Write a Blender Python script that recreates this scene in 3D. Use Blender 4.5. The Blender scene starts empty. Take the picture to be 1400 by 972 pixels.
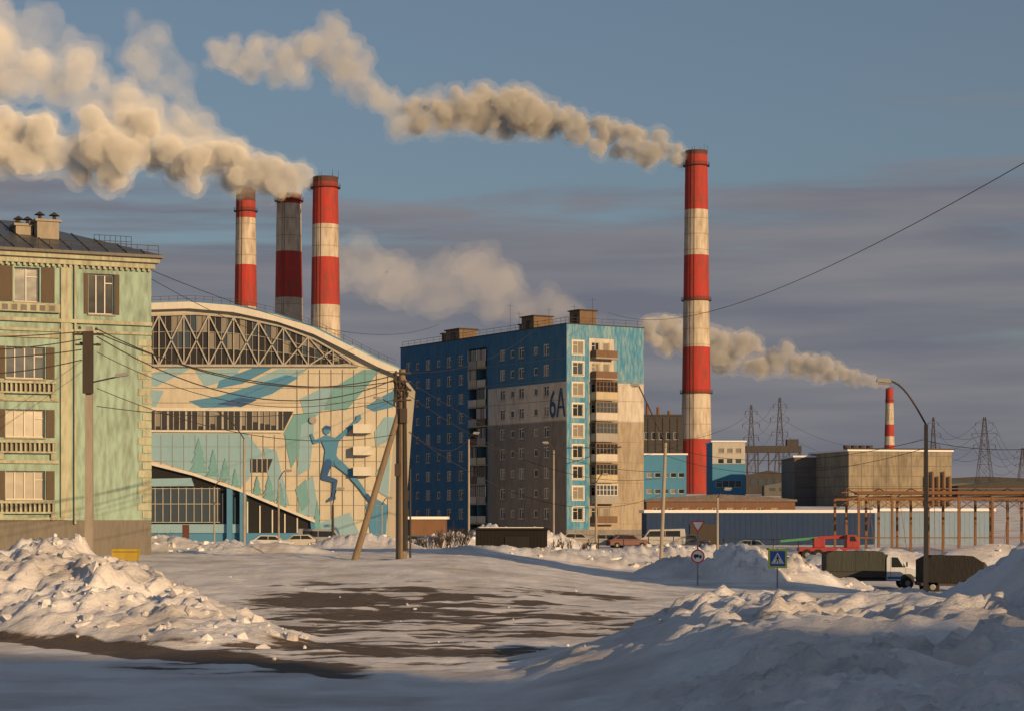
import bpy, math, random
from mathutils import Vector, Matrix, noise
random.seed(7)
sc=bpy.context.scene
FL=2800.0; EYE=3.5
def X(b,d): return (b-700)*d/FL
def Z(h,d): return EYE+(703-h)*d/FL
def Pt(b,h,d): return Vector((X(b,d),d,Z(h,d)))
# ------------------------------------------------------------ materials
MC={}
def newmat(n):
    m=bpy.data.materials.new(n); m.use_nodes=True
    nt=m.node_tree; b=nt.nodes['Principled BSDF']; return m,nt,b
def paint(n,c,c2=None,rough=.75,scale=.6,amt=.5,streak=True,metal=0,bump=.0,fine=6):
    if n in MC: return MC[n]
    m,nt,b=newmat(n); N=nt.nodes; L=nt.links
    c2=c2 or tuple(k*.6 for k in c)
    tc=N.new('ShaderNodeTexCoord'); mp=N.new('ShaderNodeMapping')
    mp.inputs['Scale'].default_value=(1,1,.22 if streak else 1)
    L.new(tc.outputs['Object'],mp.inputs[0])
    n1=N.new('ShaderNodeTexNoise'); n1.inputs['Scale'].default_value=scale; n1.inputs['Detail'].default_value=8; n1.inputs['Roughness'].default_value=.65
    n2=N.new('ShaderNodeTexNoise'); n2.inputs['Scale'].default_value=scale*fine; n2.inputs['Detail'].default_value=6
    L.new(mp.outputs[0],n1.inputs[0]); L.new(mp.outputs[0],n2.inputs[0])
    mul=N.new('ShaderNodeMath'); mul.operation='ADD'; L.new(n1.outputs[0],mul.inputs[0]); L.new(n2.outputs[0],mul.inputs[1])
    r=N.new('ShaderNodeMapRange'); r.inputs[1].default_value=.85; r.inputs[2].default_value=1.25; r.inputs[4].default_value=amt
    L.new(mul.outputs[0],r.inputs[0])
    mx=N.new('ShaderNodeMixRGB'); mx.inputs[1].default_value=(*c,1); mx.inputs[2].default_value=(*c2,1)
    L.new(r.outputs[0],mx.inputs[0]); L.new(mx.outputs[0],b.inputs['Base Color'])
    b.inputs['Roughness'].default_value=rough; b.inputs['Metallic'].default_value=metal
    if rough>.6: b.inputs['Specular IOR Level'].default_value=.15
    if bump:
        bp=N.new('ShaderNodeBump'); bp.inputs['Strength'].default_value=bump; bp.inputs['Distance'].default_value=.1
        L.new(n2.outputs[0],bp.inputs['Height']); L.new(bp.outputs[0],b.inputs['Normal'])
    MC[n]=m; return m
def glassm(n,c=(.02,.025,.03),rough=.08):
    if n in MC: return MC[n]
    m,nt,b=newmat(n); b.inputs['Base Color'].default_value=(*c,1); b.inputs['Roughness'].default_value=rough
    b.inputs['Specular IOR Level'].default_value=.5
    nn=nt.nodes.new('ShaderNodeTexNoise'); nn.inputs['Scale'].default_value=.6
    bp=nt.nodes.new('ShaderNodeBump'); bp.inputs['Strength'].default_value=.04; bp.inputs['Distance'].default_value=.3
    tc=nt.nodes.new('ShaderNodeTexCoord'); nt.links.new(tc.outputs['Object'],nn.inputs[0])
    nt.links.new(nn.outputs[0],bp.inputs['Height']); nt.links.new(bp.outputs[0],b.inputs['Normal'])
    MC[n]=m; return m
RED=paint('chimney_red',(.38,.042,.034),(.20,.05,.045),scale=.14,amt=1)
WHT=paint('chimney_white',(.50,.44,.36),(.27,.22,.17),scale=.14,amt=1)
SOOT=paint('soot',(.10,.05,.045),(.05,.04,.04),scale=.3)
IRON=paint('dark_iron',(.05,.045,.04),(.08,.05,.035),scale=2)
RUST=paint('rust_steel',(.19,.10,.055),(.10,.06,.035),scale=1.5)
CONC=paint('concrete',(.31,.27,.22),(.18,.16,.13),scale=1.2)
WOOD=paint('old_wood',(.21,.16,.11),(.12,.09,.065),scale=2)
GLS=glassm('window_glass'); GLS2=glassm('window_glass_curtain',(.20,.18,.15),.25); GLS3=glassm('window_glass_blue',(.05,.07,.09),.12)
FRW=paint('white_frame',(.60,.57,.51),(.42,.38,.33),scale=3)
SNOWM=paint('snow_cover',(.72,.72,.74),(.6,.6,.63),scale=2,streak=False,bump=.4)
# ------------------------------------------------------------ builder
class Part:
    def __init__(s,name,mat): s.name=name;s.mat=mat;s.v=[];s.f=[];s.smooth=False
    def ng(s,pts):
        i=len(s.v); s.v+= [tuple(p) for p in pts]; s.f.append(tuple(range(i,i+len(pts))))
    def hexa(s,p):
        i=len(s.v); s.v+=[tuple(q) for q in p]
        for f in ((0,3,2,1),(4,5,6,7),(0,1,5,4),(1,2,6,5),(2,3,7,6),(3,0,4,7)): s.f.append(tuple(i+k for k in f))
    def box(s,x0,x1,y0,y1,z0,z1):
        s.hexa([(x0,y0,z0),(x1,y0,z0),(x1,y1,z0),(x0,y1,z0),(x0,y0,z1),(x1,y0,z1),(x1,y1,z1),(x0,y1,z1)])
    def fbox(s,F,u0,u1,z0,z1,w0,w1):
        s.hexa([F(u0,z0,w0),F(u1,z0,w0),F(u1,z0,w1),F(u0,z0,w1),F(u0,z1,w0),F(u1,z1,w0),F(u1,z1,w1),F(u0,z1,w1)])
    def cyl(s,p1,p2,r1,r2=None,n=8,cap=True):
        r2=r1 if r2 is None else r2
        p1=Vector(p1);p2=Vector(p2);d=(p2-p1)
        if d.length<1e-6: return
        d.normalize()
        a=d.cross(Vector((0,0,1)) if abs(d.z)<.95 else Vector((1,0,0))).normalized(); b=d.cross(a)
        i=len(s.v)
        for p,r in ((p1,r1),(p2,r2)):
            for k in range(n):
                t=2*math.pi*(k+.5)/n; s.v.append(tuple(p+a*(r*math.cos(t))+b*(r*math.sin(t))))
        for k in range(n):
            k2=(k+1)%n; s.f.append((i+k,i+k2,i+n+k2,i+n+k))
        if cap: s.f.append(tuple(i+k for k in range(n))[::-1]); s.f.append(tuple(i+n+k for k in range(n)))
    def beam(s,p1,p2,w): s.cyl(p1,p2,w*.7,w*.7,4)
    def ext(s,prof,y0,y1,fn=None):
        i=len(s.v);n=len(prof)
        for y in (y0,y1):
            for (x,z) in prof: s.v.append((x,y,z))
        for k in range(n):
            k2=(k+1)%n; s.f.append((i+k,i+k2,i+n+k2,i+n+k))
        s.f.append(tuple(i+k for k in range(n))[::-1]); s.f.append(tuple(i+n+k for k in range(n)))
    def fprism(s,F,pts,w0,w1):
        i=len(s.v);n=len(pts)
        for w in (w0,w1):
            for (u,z) in pts: s.v.append(tuple(F(u,z,w)))
        for k in range(n):
            k2=(k+1)%n; s.f.append((i+k,i+k2,i+n+k2,i+n+k))
        s.f.append(tuple(i+k for k in range(n))[::-1]); s.f.append(tuple(i+n+k for k in range(n)))
class O:
    def __init__(s,name,loc=(0,0,0),rz=0):
        s.name=name;s.loc=Vector(loc);s.rz=rz;s.parts={}
    def p(s,part,mat):
        k=(part,mat.name)
        if k not in s.parts: s.parts[k]=Part(part,mat)
        return s.parts[k]
    def done(s,bevel=0):
        e=bpy.data.objects.new(s.name,None); sc.collection.objects.link(e); e.location=s.loc; e.rotation_euler=(0,0,s.rz); e.empty_display_size=.5
        for p in s.parts.values():
            if not p.v: continue
            me=bpy.data.meshes.new(p.name); me.from_pydata(p.v,[],p.f); me.materials.append(p.mat)
            me.validate()
            if p.smooth:
                for q in me.polygons: q.use_smooth=True
            ob=bpy.data.objects.new(p.name,me); sc.collection.objects.link(ob); ob.parent=e
            import bmesh
            bm=bmesh.new(); bm.from_mesh(me); bmesh.ops.recalc_face_normals(bm,faces=bm.faces); bm.to_mesh(me); bm.free()
            if bevel:
                md=ob.modifiers.new('b','BEVEL'); md.width=bevel; md.segments=2
        return e
def frame(orig,ud,nd):
    o=Vector(orig);u=Vector((ud[0],ud[1],0)).normalized();n=Vector((nd[0],nd[1],0)).normalized()
    return lambda a,z,w: Vector((o.x+u.x*a+n.x*w, o.y+u.y*a+n.y*w, o.z+z))
def facade(o,F,W0,W1,z0,z1,holes,matfn,depth=.18,ul=(),zl=(),frm=None,fw=.07,glass=None,partname='walls'):
    us={W0,W1,*ul};zs={z0,z1,*zl}
    for h in holes: us|={h[0],h[1]}; zs|={h[2],h[3]}
    us=sorted(round(u,3) for u in us if W0<=u<=W1); zs=sorted(round(z,3) for z in zs if z0<=z<=z1)
    us=sorted(set(us)); zs=sorted(set(zs))
    for i in range(len(us)-1):
        for j in range(len(zs)-1):
            cu=(us[i]+us[i+1])/2; cz=(zs[j]+zs[j+1])/2
            if any(h[0]<cu<h[1] and h[2]<cz<h[3] for h in holes): continue
            o.p(partname,matfn(cu,cz)).ng([F(us[i],zs[j],0),F(us[i+1],zs[j],0),F(us[i+1],zs[j+1],0),F(us[i],zs[j+1],0)])
    for h in holes:
        a,b,c,d=h[:4]; mul=h[4] if len(h)>4 else 2
        m=matfn((a+b)/2,d+.05); q=o.p('window_reveals',m)
        q.ng([F(a,c,0),F(a,d,0),F(a,d,-depth),F(a,c,-depth)]); q.ng([F(b,c,0),F(b,d,0),F(b,d,-depth),F(b,c,-depth)])
        q.ng([F(a,c,0),F(b,c,0),F(b,c,-depth),F(a,c,-depth)]); q.ng([F(a,d,0),F(b,d,0),F(b,d,-depth),F(a,d,-depth)])
        g=glass or random.choice([GLS,GLS,GLS2,GLS3]); o.p('window_glass',g).ng([F(a,c,-depth+.01),F(b,c,-depth+.01),F(b,d,-depth+.01),F(a,d,-depth+.01)])
        f=o.p('window_frames',frm or FRW)
        dd=-depth+.02
        f.fbox(F,a,a+fw,c,d,dd,dd+.06); f.fbox(F,b-fw,b,c,d,dd,dd+.06); f.fbox(F,a+fw,b-fw,c,c+fw,dd,dd+.06); f.fbox(F,a+fw,b-fw,d-fw,d,dd,dd+.06)
        for k in range(1,mul):
            u=a+(b-a)*k/mul; f.fbox(F,u-fw*.45,u+fw*.45,c+fw,d-fw,dd,dd+.055)
        if d-c>1.2 and mul>1: f.fbox(F,a+fw,a+(b-a)/mul-fw*.5,d-.5,d-.5+fw*.8,dd,dd+.05)
        o.p('window_sills',CONC).fbox(F,a-.05,b+.05,c-.08,c-.005,-.02,.1)
def ss(a,b,x):
    t=max(0,min(1,(x-a)/(b-a))); return t*t*(3-2*t)
# ------------------------------------------------------------ ground
PILES=[(-15.2,66,5,6.5,3.0),(-20,67,7,7,3.2),(-27,68,8,7,3.0),(-12.4,63,4.2,5.5,2.3),(-10.3,60.5,3.6,4.2,1.35),(-8.4,57.5,3,3.2,.6),
 (12.4,112,2.8,4.5,2.2),(15.5,115,3.4,4,1.6),(9.8,116,3.0,4,1.4),(18.5,118,3,4,1.0),(27,150,6,5,2.6),(35,152,6,6,3.0),(-6,190,5,5,2.4),(2,192,6,4,2.6),(-2,196,4,4,3.2),(20,176,6,4,2.2),
 (-11,150,5,5,1.5),(12,160,9,4,1.4),(6,150,7,4,1.0),(-22,125,6,4,1.0),(-15,118,5,3,.8),(30,170,9,5,2.2),(43,150,8,6,3),(-30,170,6,5,1.6),(4,132,9,3,.8)]
CX=[(-60,0),(-2,0),(0,.05),(2,.55),(3.2,1.0),(4.2,1.5),(5,1.6),(7,1.6),(8.5,1.75),(9.9,1.6),(10.6,2.1),(11.3,2.6),(12.2,3.0),(16,3.3),(26,2.8),(60,1.5),(120,0),(9000,0)]
def lerp(T,x):
    for i in range(len(T)-1):
        if x<=T[i+1][0]:
            a,b=T[i],T[i+1]; t=(x-a[0])/(b[0]-a[0]); return a[1]+(b[1]-a[1])*t
    return T[-1][1]
def base(x,y):
    z=1.3*ss(66,98,y)*(1-ss(125,195,y))*(1-ss(-4,9,x))
    z-=1.1*ss(85,118,y)*(1-ss(170,230,y))*ss(13,22,x)
    z+=5.2*ss(285,400,y)+5.4*ss(400,715,y)
    if y>715: z+=ss(800,2600,y)*(34+14*ss(400,1100,x)+ 8*noise.fractal(Vector((x/500,y/700,3)),1,2,4))
    return z
def Hh(x,y,fine=True):
    z=base(x,y); m=0
    for (cx,cy,rx,ry,h) in PILES:
        dx=(x-cx)/rx; dy=(y-cy)/ry; r2=dx*dx+dy*dy
        if r2<1:
            q=1-math.sqrt(r2); k=h*q**.9*(1-.35*q)*1.25
            if k>m: m=k+.12*m
            else: m=m+ .12*k
    cr=lerp(CX,x)
    if 5<y<62 and cr>0:
        yc=47-.10*max(0,x-6)+1.6*noise.noise(Vector((x*.35,2,0)))
        k=cr*(.40+.60*ss(16,yc,y))*ss(4,16,y) if y<yc else cr*(1-ss(yc,yc+7,y))
        if k>m: m=k
    if fine and y<260 and abs(x)<90:
        w=min(1,m/1.2)
        p=Vector((x,y,0))
        z+=.08*noise.fractal(p*.35,1,2,3)+.04*noise.fractal(Vector((x*1.0,y*.8,5)),1,2,4)
        if w>.02:
            bank=(x>-2 and y<60)
            rough=max(0,min(1,.55+1.7*noise.fractal(p*.17+Vector((3,8,2)),1,2,3))) if bank else 1
            z+=w*((.30 if bank else .32)*noise.fractal(p*(.38 if bank else .5)+Vector((9,0,0)),.9,2,4)+(.08+.24*rough)*noise.fractal(p*1.6,.65,2.1,5))
            if y<135:
                q=p+Vector((noise.noise(p*2),noise.noise(p*2+Vector((5,5,5))),0))*.4
                v=noise.voronoi(q*1.2)[0]; z+=w*rough*(.24 if bank else .26)*(.5-v[0])
                if y<80:
                    v=noise.voronoi(q*2.9)[0]; z+=w*rough*.17*(.5-v[0])
                    z+=w*rough*.06*noise.noise(p*6)
    return z+m, m
def lines(segs):
    out=[]
    for a,b,st in segs:
        n=max(1,int(round((b-a)/st))); out+=[a+(b-a)*i/n for i in range(n)]
    out.append(segs[-1][1]); return out
xs=lines([(-6000,-1500,900),(-1500,-400,220),(-400,-100,50),(-100,-45,5),(-45,-22,1.2),(-22,18,.14),(18,30,.4),(30,60,1.2),(60,120,5),(120,500,38),(500,1600,110),(1600,6000,900)])
ys=lines([(-3000,-200,700),(-200,0,40),(0,16,4),(16,26,.35),(26,72,.15),(72,84,.25),(84,130,.45),(130,200,1.1),(200,300,6),(300,800,40),(800,3200,120),(3200,9000,1200)])
vs=[];dirt=[]
for y in ys:
    for x in xs:
        z,m=Hh(x,y)
        d=0
        if 38<y<100 and -22<x<14:
            n1=noise.fractal(Vector((x*.10,y*.22,2)),1,2,4); n2=noise.fractal(Vector((x*.35,y*1.1,7)),.8,2,5)
            reg=ss(43,49,y)*(1-ss(78,92,y))*ss(-13,-7,x)*(1-ss(3,8,x))
            d=reg*max(0,min(1,.44+n1*1.0+n2*1.2))
            for k,(ya,sl) in enumerate(((50,-.25),(51.6,-.25),(63,.18),(64.6,.18),(72,-.1),(73.8,-.1))):
                yy=ya+sl*(x+6)+.8*math.sin(x*.23+k//2); dd=abs(y-yy)
                if dd<.35: d=max(d,reg*(.42+.35*n2)); z-=.04*reg*(1-dd/.35)
            t=(x+15)/(11.5); yl=59-13*t
            if -.9<t<1.15: d=max(d,(1-ss(1.3,2.4,abs(y-yl+.9*n1)))*(.85+.35*n2)*(1-ss(.9,1.15,t)))
            d*=max(0,1-m*3)
            z-=.05*d
        vs.append((x,y,z)); dirt.append(d)
nx=len(xs); fs=[(j*nx+i,j*nx+i+1,(j+1)*nx+i+1,(j+1)*nx+i) for j in range(len(ys)-1) for i in range(nx-1)]
me=bpy.data.meshes.new('ground'); me.from_pydata(vs,[],fs)
at=me.attributes.new('dirt','FLOAT','POINT'); at.data.foreach_set('value',dirt)
me.polygons.foreach_set('use_smooth',[True]*len(me.polygons))
g=bpy.data.objects.new('snow_ground',me); sc.collection.objects.link(g)
m,nt,b=newmat('snow'); N=nt.nodes;L=nt.links
geo=N.new('ShaderNodeNewGeometry'); a=N.new('ShaderNodeAttribute'); a.attribute_name='dirt'
nz=N.new('ShaderNodeTexNoise'); nz.inputs['Scale'].default_value=1.6; nz.inputs['Detail'].default_value=10; nz.inputs['Roughness'].default_value=.8
mp=N.new('ShaderNodeMapping'); mp.inputs['Scale'].default_value=(.4,1.1,1); L.new(geo.outputs['Position'],mp.inputs[0]); L.new(mp.outputs[0],nz.inputs[0])
add=N.new('ShaderNodeMath'); add.operation='ADD'; L.new(a.outputs['Fac'],add.inputs[0]); L.new(nz.outputs[0],add.inputs[1])
mr=N.new('ShaderNodeMapRange'); mr.inputs[1].default_value=.84; mr.inputs[2].default_value=1.04; mr.inputs[4].default_value=.95; L.new(add.outputs[0],mr.inputs[0])
n3=N.new('ShaderNodeTexNoise'); n3.inputs['Scale'].default_value=.35; n3.inputs['Detail'].default_value=8; L.new(geo.outputs['Position'],n3.inputs[0])
cs=N.new('ShaderNodeMixRGB'); cs.inputs[1].default_value=(.76,.75,.77,1); cs.inputs[2].default_value=(.50,.46,.44,1)
mr2=N.new('ShaderNodeMapRange'); mr2.inputs[1].default_value=.42; mr2.inputs[2].default_value=.72; L.new(n3.outputs[0],mr2.inputs[0]); L.new(mr2.outputs[0],cs.inputs[0])
n4=N.new('ShaderNodeTexNoise'); n4.inputs['Scale'].default_value=9; n4.inputs['Detail'].default_value=6; L.new(geo.outputs['Position'],n4.inputs[0])
cd=N.new('ShaderNodeMixRGB'); cd.inputs[1].default_value=(.035,.024,.017,1); cd.inputs[2].default_value=(.15,.11,.08,1); L.new(n4.outputs[0],cd.inputs[0])
# grit specks on dirty snow
n6=N.new('ShaderNodeTexNoise'); n6.inputs['Scale'].default_value=5; n6.inputs['Detail'].default_value=8; n6.inputs['Roughness'].default_value=.8; L.new(geo.outputs['Position'],n6.inputs[0])
g6=N.new('ShaderNodeMapRange'); g6.inputs[1].default_value=.58; g6.inputs[2].default_value=.72; g6.inputs[4].default_value=.35; L.new(n6.outputs[0],g6.inputs[0])
gm=N.new('ShaderNodeMixRGB'); gm.inputs[2].default_value=(.22,.18,.15,1); L.new(g6.outputs[0],gm.inputs[0]); L.new(cs.outputs[0],gm.inputs[1])
mx=N.new('ShaderNodeMixRGB'); L.new(mr.outputs[0],mx.inputs[0]); L.new(gm.outputs[0],mx.inputs[1]); L.new(cd.outputs[0],mx.inputs[2])
sp=N.new('ShaderNodeSeparateXYZ'); L.new(geo.outputs['Position'],sp.inputs[0])
fr=N.new('ShaderNodeMapRange'); fr.inputs[1].default_value=300; fr.inputs[2].default_value=900; L.new(sp.outputs[1],fr.inputs[0])
n5=N.new('ShaderNodeTexNoise'); n5.inputs['Scale'].default_value=.02; n5.inputs['Detail'].default_value=9; n5.inputs['Roughness'].default_value=.7; L.new(geo.outputs['Position'],n5.inputs[0])
r5=N.new('ShaderNodeMapRange'); r5.inputs[1].default_value=.46; r5.inputs[2].default_value=.56; L.new(n5.outputs[0],r5.inputs[0])
mm=N.new('ShaderNodeMath'); mm.operation='MULTIPLY'; L.new(fr.outputs[0],mm.inputs[0]); L.new(r5.outputs[0],mm.inputs[1])
mx2=N.new('ShaderNodeMixRGB'); L.new(mm.outputs[0],mx2.inputs[0]); L.new(mx.outputs[0],mx2.inputs[1]); mx2.inputs[2].default_value=(.12,.10,.10,1)
L.new(mx2.outputs[0],b.inputs['Base Color']); b.inputs['Roughness'].default_value=.8; b.inputs['Specular IOR Level'].default_value=.2
bp=N.new('ShaderNodeBump'); bp.inputs['Strength'].default_value=.85; bp.inputs['Distance'].default_value=.15
nb=N.new('ShaderNodeTexNoise'); nb.inputs['Scale'].default_value=2.2; nb.inputs['Detail'].default_value=10; nb.inputs['Roughness'].default_value=.7
mpb=N.new('ShaderNodeMapping'); mpb.inputs['Scale'].default_value=(.7,1.2,1); L.new(geo.outputs['Position'],mpb.inputs[0]); L.new(mpb.outputs[0],nb.inputs[0])
L.new(nb.outputs[0],bp.inputs['Height']); L.new(bp.outputs[0],b.inputs['Normal'])
me.materials.append(m); SNOW=m
def lump(part,c,r):
    i=len(part.v); ph=(1+5**.5)/2
    vv=[(-1,ph,0),(1,ph,0),(-1,-ph,0),(1,-ph,0),(0,-1,ph),(0,1,ph),(0,-1,-ph),(0,1,-ph),(ph,0,-1),(ph,0,1),(-ph,0,-1),(-ph,0,1)]
    sx,sy,sz=[random.uniform(.6,1.2) for _ in range(3)]
    R=Matrix.Rotation(random.uniform(0,6),3,'Z')@Matrix.Rotation(random.uniform(0,6),3,'X')
    for v in vv:
        q=R@Vector((v[0]*sx,v[1]*sy,v[2]*sz*.8)); q*=r*.55*random.uniform(.75,1.2)
        part.v.append((c[0]+q.x,c[1]+q.y,c[2]+q.z))
    for f in ((0,11,5),(0,5,1),(0,1,7),(0,7,10),(0,10,11),(1,5,9),(5,11,4),(11,10,2),(10,7,6),(7,1,8),(3,9,4),(3,4,2),(3,2,6),(3,6,8),(3,8,9),(4,9,5),(2,4,11),(6,2,10),(8,6,7),(9,8,1)):
        part.f.append(tuple(i+k for k in f))
ck=Part('snow_chunks',SNOW)
for (cx,cy,rx,ry,h) in PILES:
    if h<.5: continue
    nn=int(55 if cy<80 else 26)
    for _ in range(nn):
        t=random.uniform(0,6.28); rr=random.random()**.6*.98
        x=cx+rx*rr*math.cos(t); y=cy+ry*rr*math.sin(t); z,_m=Hh(x,y)
        s_=random.choice([.05,.08,.1,.14,.2,.3])*(1 if cy<80 else 1.4)
        lump(ck,(x,y,z-s_*.4),s_)
for _ in range(520):
    x=random.uniform(1,17); y=random.uniform(27,56); z,mm_=Hh(x,y)
    if mm_>.4 and noise.fractal(Vector((x*.17+3,y*.17+8,2)),1,2,3)>-.05:
        s_=random.choice([.04,.06,.08,.12,.18]); lump(ck,(x,y,z-s_*.35),s_)
for _ in range(30):
    x=random.uniform(-14,4); y=random.uniform(48,90); z,mm_=Hh(x,y); lump(ck,(x,y,z-.01),random.choice([.03,.04,.07]))
cm=bpy.data.meshes.new('snow_chunks'); cm.from_pydata(ck.v,[],ck.f); cm.materials.append(SNOW)
sc.collection.objects.link(bpy.data.objects.new('snow_chunks',cm))
# ------------------------------------------------------------ chimneys
def chimney(b,d,top,bot,wt,wb,bands,rings=()):
    s=d/FL; zb=base(X(b,d),d)-1; zt=Z(top,d)
    o=O('striped_chimney',(X(b,d),d,0))
    hb=Z(bot,d)
    def R(z): return (wb+(wt-wb)*((z-hb)/(zt-hb))**.85 if z>hb else wb)*s/2
    for i,(h,c) in enumerate(bands):
        z1=Z(h,d); z0=Z(bands[i+1][0],d) if i+1<len(bands) else min(hb,zb)
        mat={'r':RED,'w':WHT,'s':SOOT}[c]; p=o.p('shaft_'+{'r':'red','w':'white','s':'soot'}[c],mat)
        nseg=max(1,int((z1-z0)/6))
        for k in range(nseg):
            za=z0+(z1-z0)*k/nseg; zc=z0+(z1-z0)*(k+1)/nseg
            p.cyl((0,0,za),(0,0,zc),R(za),R(zc),48,cap=False)
    p=o.p('rim',SOOT); p.cyl((0,0,zt-.5),(0,0,zt),R(zt)*1.02,R(zt)*1.02,40,cap=False)
    p.cyl((0,0,zt-.02),(0,0,zt),R(zt)*.8,R(zt)*.8,40)
    for h in rings:
        z=Z(h,d); r=R(z); p=o.p('gallery',IRON)
        p.cyl((0,0,z),(0,0,z+.2),r+.75,r+.75,32)
        for k in range(24):
            t=k*math.pi/12; c=(math.cos(t)*(r+.7),math.sin(t)*(r+.7)); p.cyl((c[0],c[1],z),(c[0],c[1],z+1.2),.045,.045,3)
            t2=t+math.pi/12; c2=(math.cos(t2)*(r+.7),math.sin(t2)*(r+.7))
            for q in (.6,1.2): p.cyl((c[0],c[1],z+q),(c2[0],c2[1],z+q),.045,.045,3)
    lad=o.p('ladder',IRON); lt=-1.9
    for sgn in (-.35,.35):
        lad.cyl((math.cos(lt)*(R(zb)+.2)+sgn,math.sin(lt)*(R(zb)+.2),max(zb,hb)),(math.cos(lt)*(R(zt)+.2)+sgn,math.sin(lt)*(R(zt)+.2),zt+1),.07,.07,4)
    for k in range(3):
        t=lt+1+k; lad.cyl((math.cos(t)*R(zt)*1.03,math.sin(t)*R(zt)*1.03,zt-.5),(math.cos(t)*R(zt)*1.03,math.sin(t)*R(zt)*1.03,zt+2),.07,.07,4)
    hp=o.p('hoops',RUST)
    z=hb+3
    while z<zt-3: hp.cyl((0,0,z),(0,0,z+.10),R(z)+.05,R(z)+.05,40,cap=False); z+=5.5
    return o.done()
chimney(952,715,207,678,30,44,[(207,'s'),(213,'r'),(288,'w'),(350,'r'),(412,'w'),(475,'r'),(538,'w'),(600,'r')],(228,412,538))
chimney(445,640,243,640,34,48,[(243,'s'),(251,'r'),(308,'w'),(353,'r'),(418,'w'),(470,'r'),(540,'w'),(600,'r')],(258,))
chimney(395,660,266,640,33,46,[(266,'s'),(270,'r'),(280,'w'),(345,'r'),(408,'w'),(470,'r'),(540,'w'),(600,'r')],(276,))
chimney(336,720,258,640,26,38,[(258,'s'),(276,'r'),(299,'w'),(363,'r'),(420,'w'),(480,'r'),(540,'w'),(600,'r')],(290,))
chimney(1216,2200,530,612,10,14,[(530,'r'),(551,'w'),(580,'r'),(596,'w'),(608,'r')],(548,))
# ------------------------------------------------------------ nine-storey block 6A
BLU=paint('block_blue',(.035,.12,.235),(.07,.16,.24),scale=.5,amt=.9)
BWH=paint('block_white',(.50,.46,.41),(.32,.28,.24),scale=.5,amt=.9)
BGR=paint('block_grey',(.20,.185,.175),(.13,.12,.115),scale=.5,amt=.9)
BTN=paint('block_tan',(.33,.28,.215),(.20,.165,.125),scale=.5,amt=.9)
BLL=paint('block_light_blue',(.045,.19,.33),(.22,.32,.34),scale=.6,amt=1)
o=O('apartment_block',(7.1,266,0)); zt=28.2; zb=-1
F1=frame((0,0,0),(-.52,.855),(-.855,-.52)); F2=frame((0,0,0),(.855,.52),(.52,-.855))
fl=[25.2-2.7*i for i in range(9)]
holes=[]
for u,w in ((5.0,1.3),(7.6,1.0),(11.3,1.4),(13.6,1.0),(16.2,1.3),(27.6,1.3),(31,1.3),(34,1.0),(37.2,1.3),(40.4,1.0),(43.2,1.3)):
    for z in fl:
        hh=.72 if w>1.1 else .5
        holes.append((u-w/2,u+w/2,z-hh,z+hh,2 if w>1.1 else 1))
def mf(u,z):
    if 0<u<20 and 15.7<z<20.8: return BWH
    if 0<u<20 and z<=15.7: return BGR
    return BLU
facade(o,F1,0,20.3,zb,zt,[h for h in holes if h[1]<20.2],mf,ul=(20,),zl=(15.7,20.8),depth=.14,fw=.11)
facade(o,F1,25.3,45.6,zb,zt,[h for h in holes if h[0]>25.3],mf,depth=.14,fw=.11)
q=o.p('loggia_back',BGR); q.ng([F1(20.3,zb,-1.2),F1(25.3,zb,-1.2),F1(25.3,zt,-1.2),F1(20.3,zt,-1.2)])
for u in (20.3,22.8,25.3): o.p('loggia_fins',BLU).fbox(F1,u-.08,u+.08,zb,zt-.1,-1.25,.02)
o.p('loggia_top',BLU).fbox(F1,20.4,25.2,zt-1.6,zt,-1.25,-.01)
BALM=[paint('balc_white',(.50,.46,.41)),paint('balc_grey',(.30,.29,.28)),paint('balc_brown',(.16,.10,.07)),paint('balc_cream',(.45,.38,.26)),paint('balc_blue',(.10,.22,.34))]
for z in fl:
    o.p('loggia_slabs',CONC).fbox(F1,20.4,25.2,z-1.45,z-1.25,-1.2,.3)
    for a,b2 in ((20.45,22.7),(22.9,25.15)):
        o.p('loggia_rails',random.choice(BALM[:4])).fbox(F1,a,b2,z-1.25,z-.3,.16,.24)
        if random.random()<.55:
            o.p('loggia_glazing',random.choice([GLS,GLS2,GLS3])).fbox(F1,a,b2,z-.3,z+1.1,.17,.2)
            for k in range(5):
                uu=a+(b2-a)*k/4; o.p('loggia_frames',random.choice([FRW,WOOD])).fbox(F1,uu-.05,uu+.05,z-.3,z+1.15,.14,.25)
        o.p('loggia_windows',GLS).fbox(F1,a+.5,b2-.4,z-.9,z+.8,-1.19,-1.14)
        o.p('loggia_wframes',FRW).fbox(F1,a+1.2,a+1.3,z-.9,z+.8,-1.13,-1.1)
h2=[(0.95,2.55,z-.8,z+.8,2) for z in fl]+[(3.9,5.1,z-1.1,z+.8,2) for z in fl]+[(5.7,6.7,z-.5,z+.8,1) for z in fl]
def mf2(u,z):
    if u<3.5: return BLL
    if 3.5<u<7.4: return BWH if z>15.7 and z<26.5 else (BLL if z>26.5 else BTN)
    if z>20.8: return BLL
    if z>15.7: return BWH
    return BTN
facade(o,F2,0,12.2,zb,zt,h2,mf2,ul=(3.5,7.4),zl=(15.7,20.8,26.5))
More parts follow.
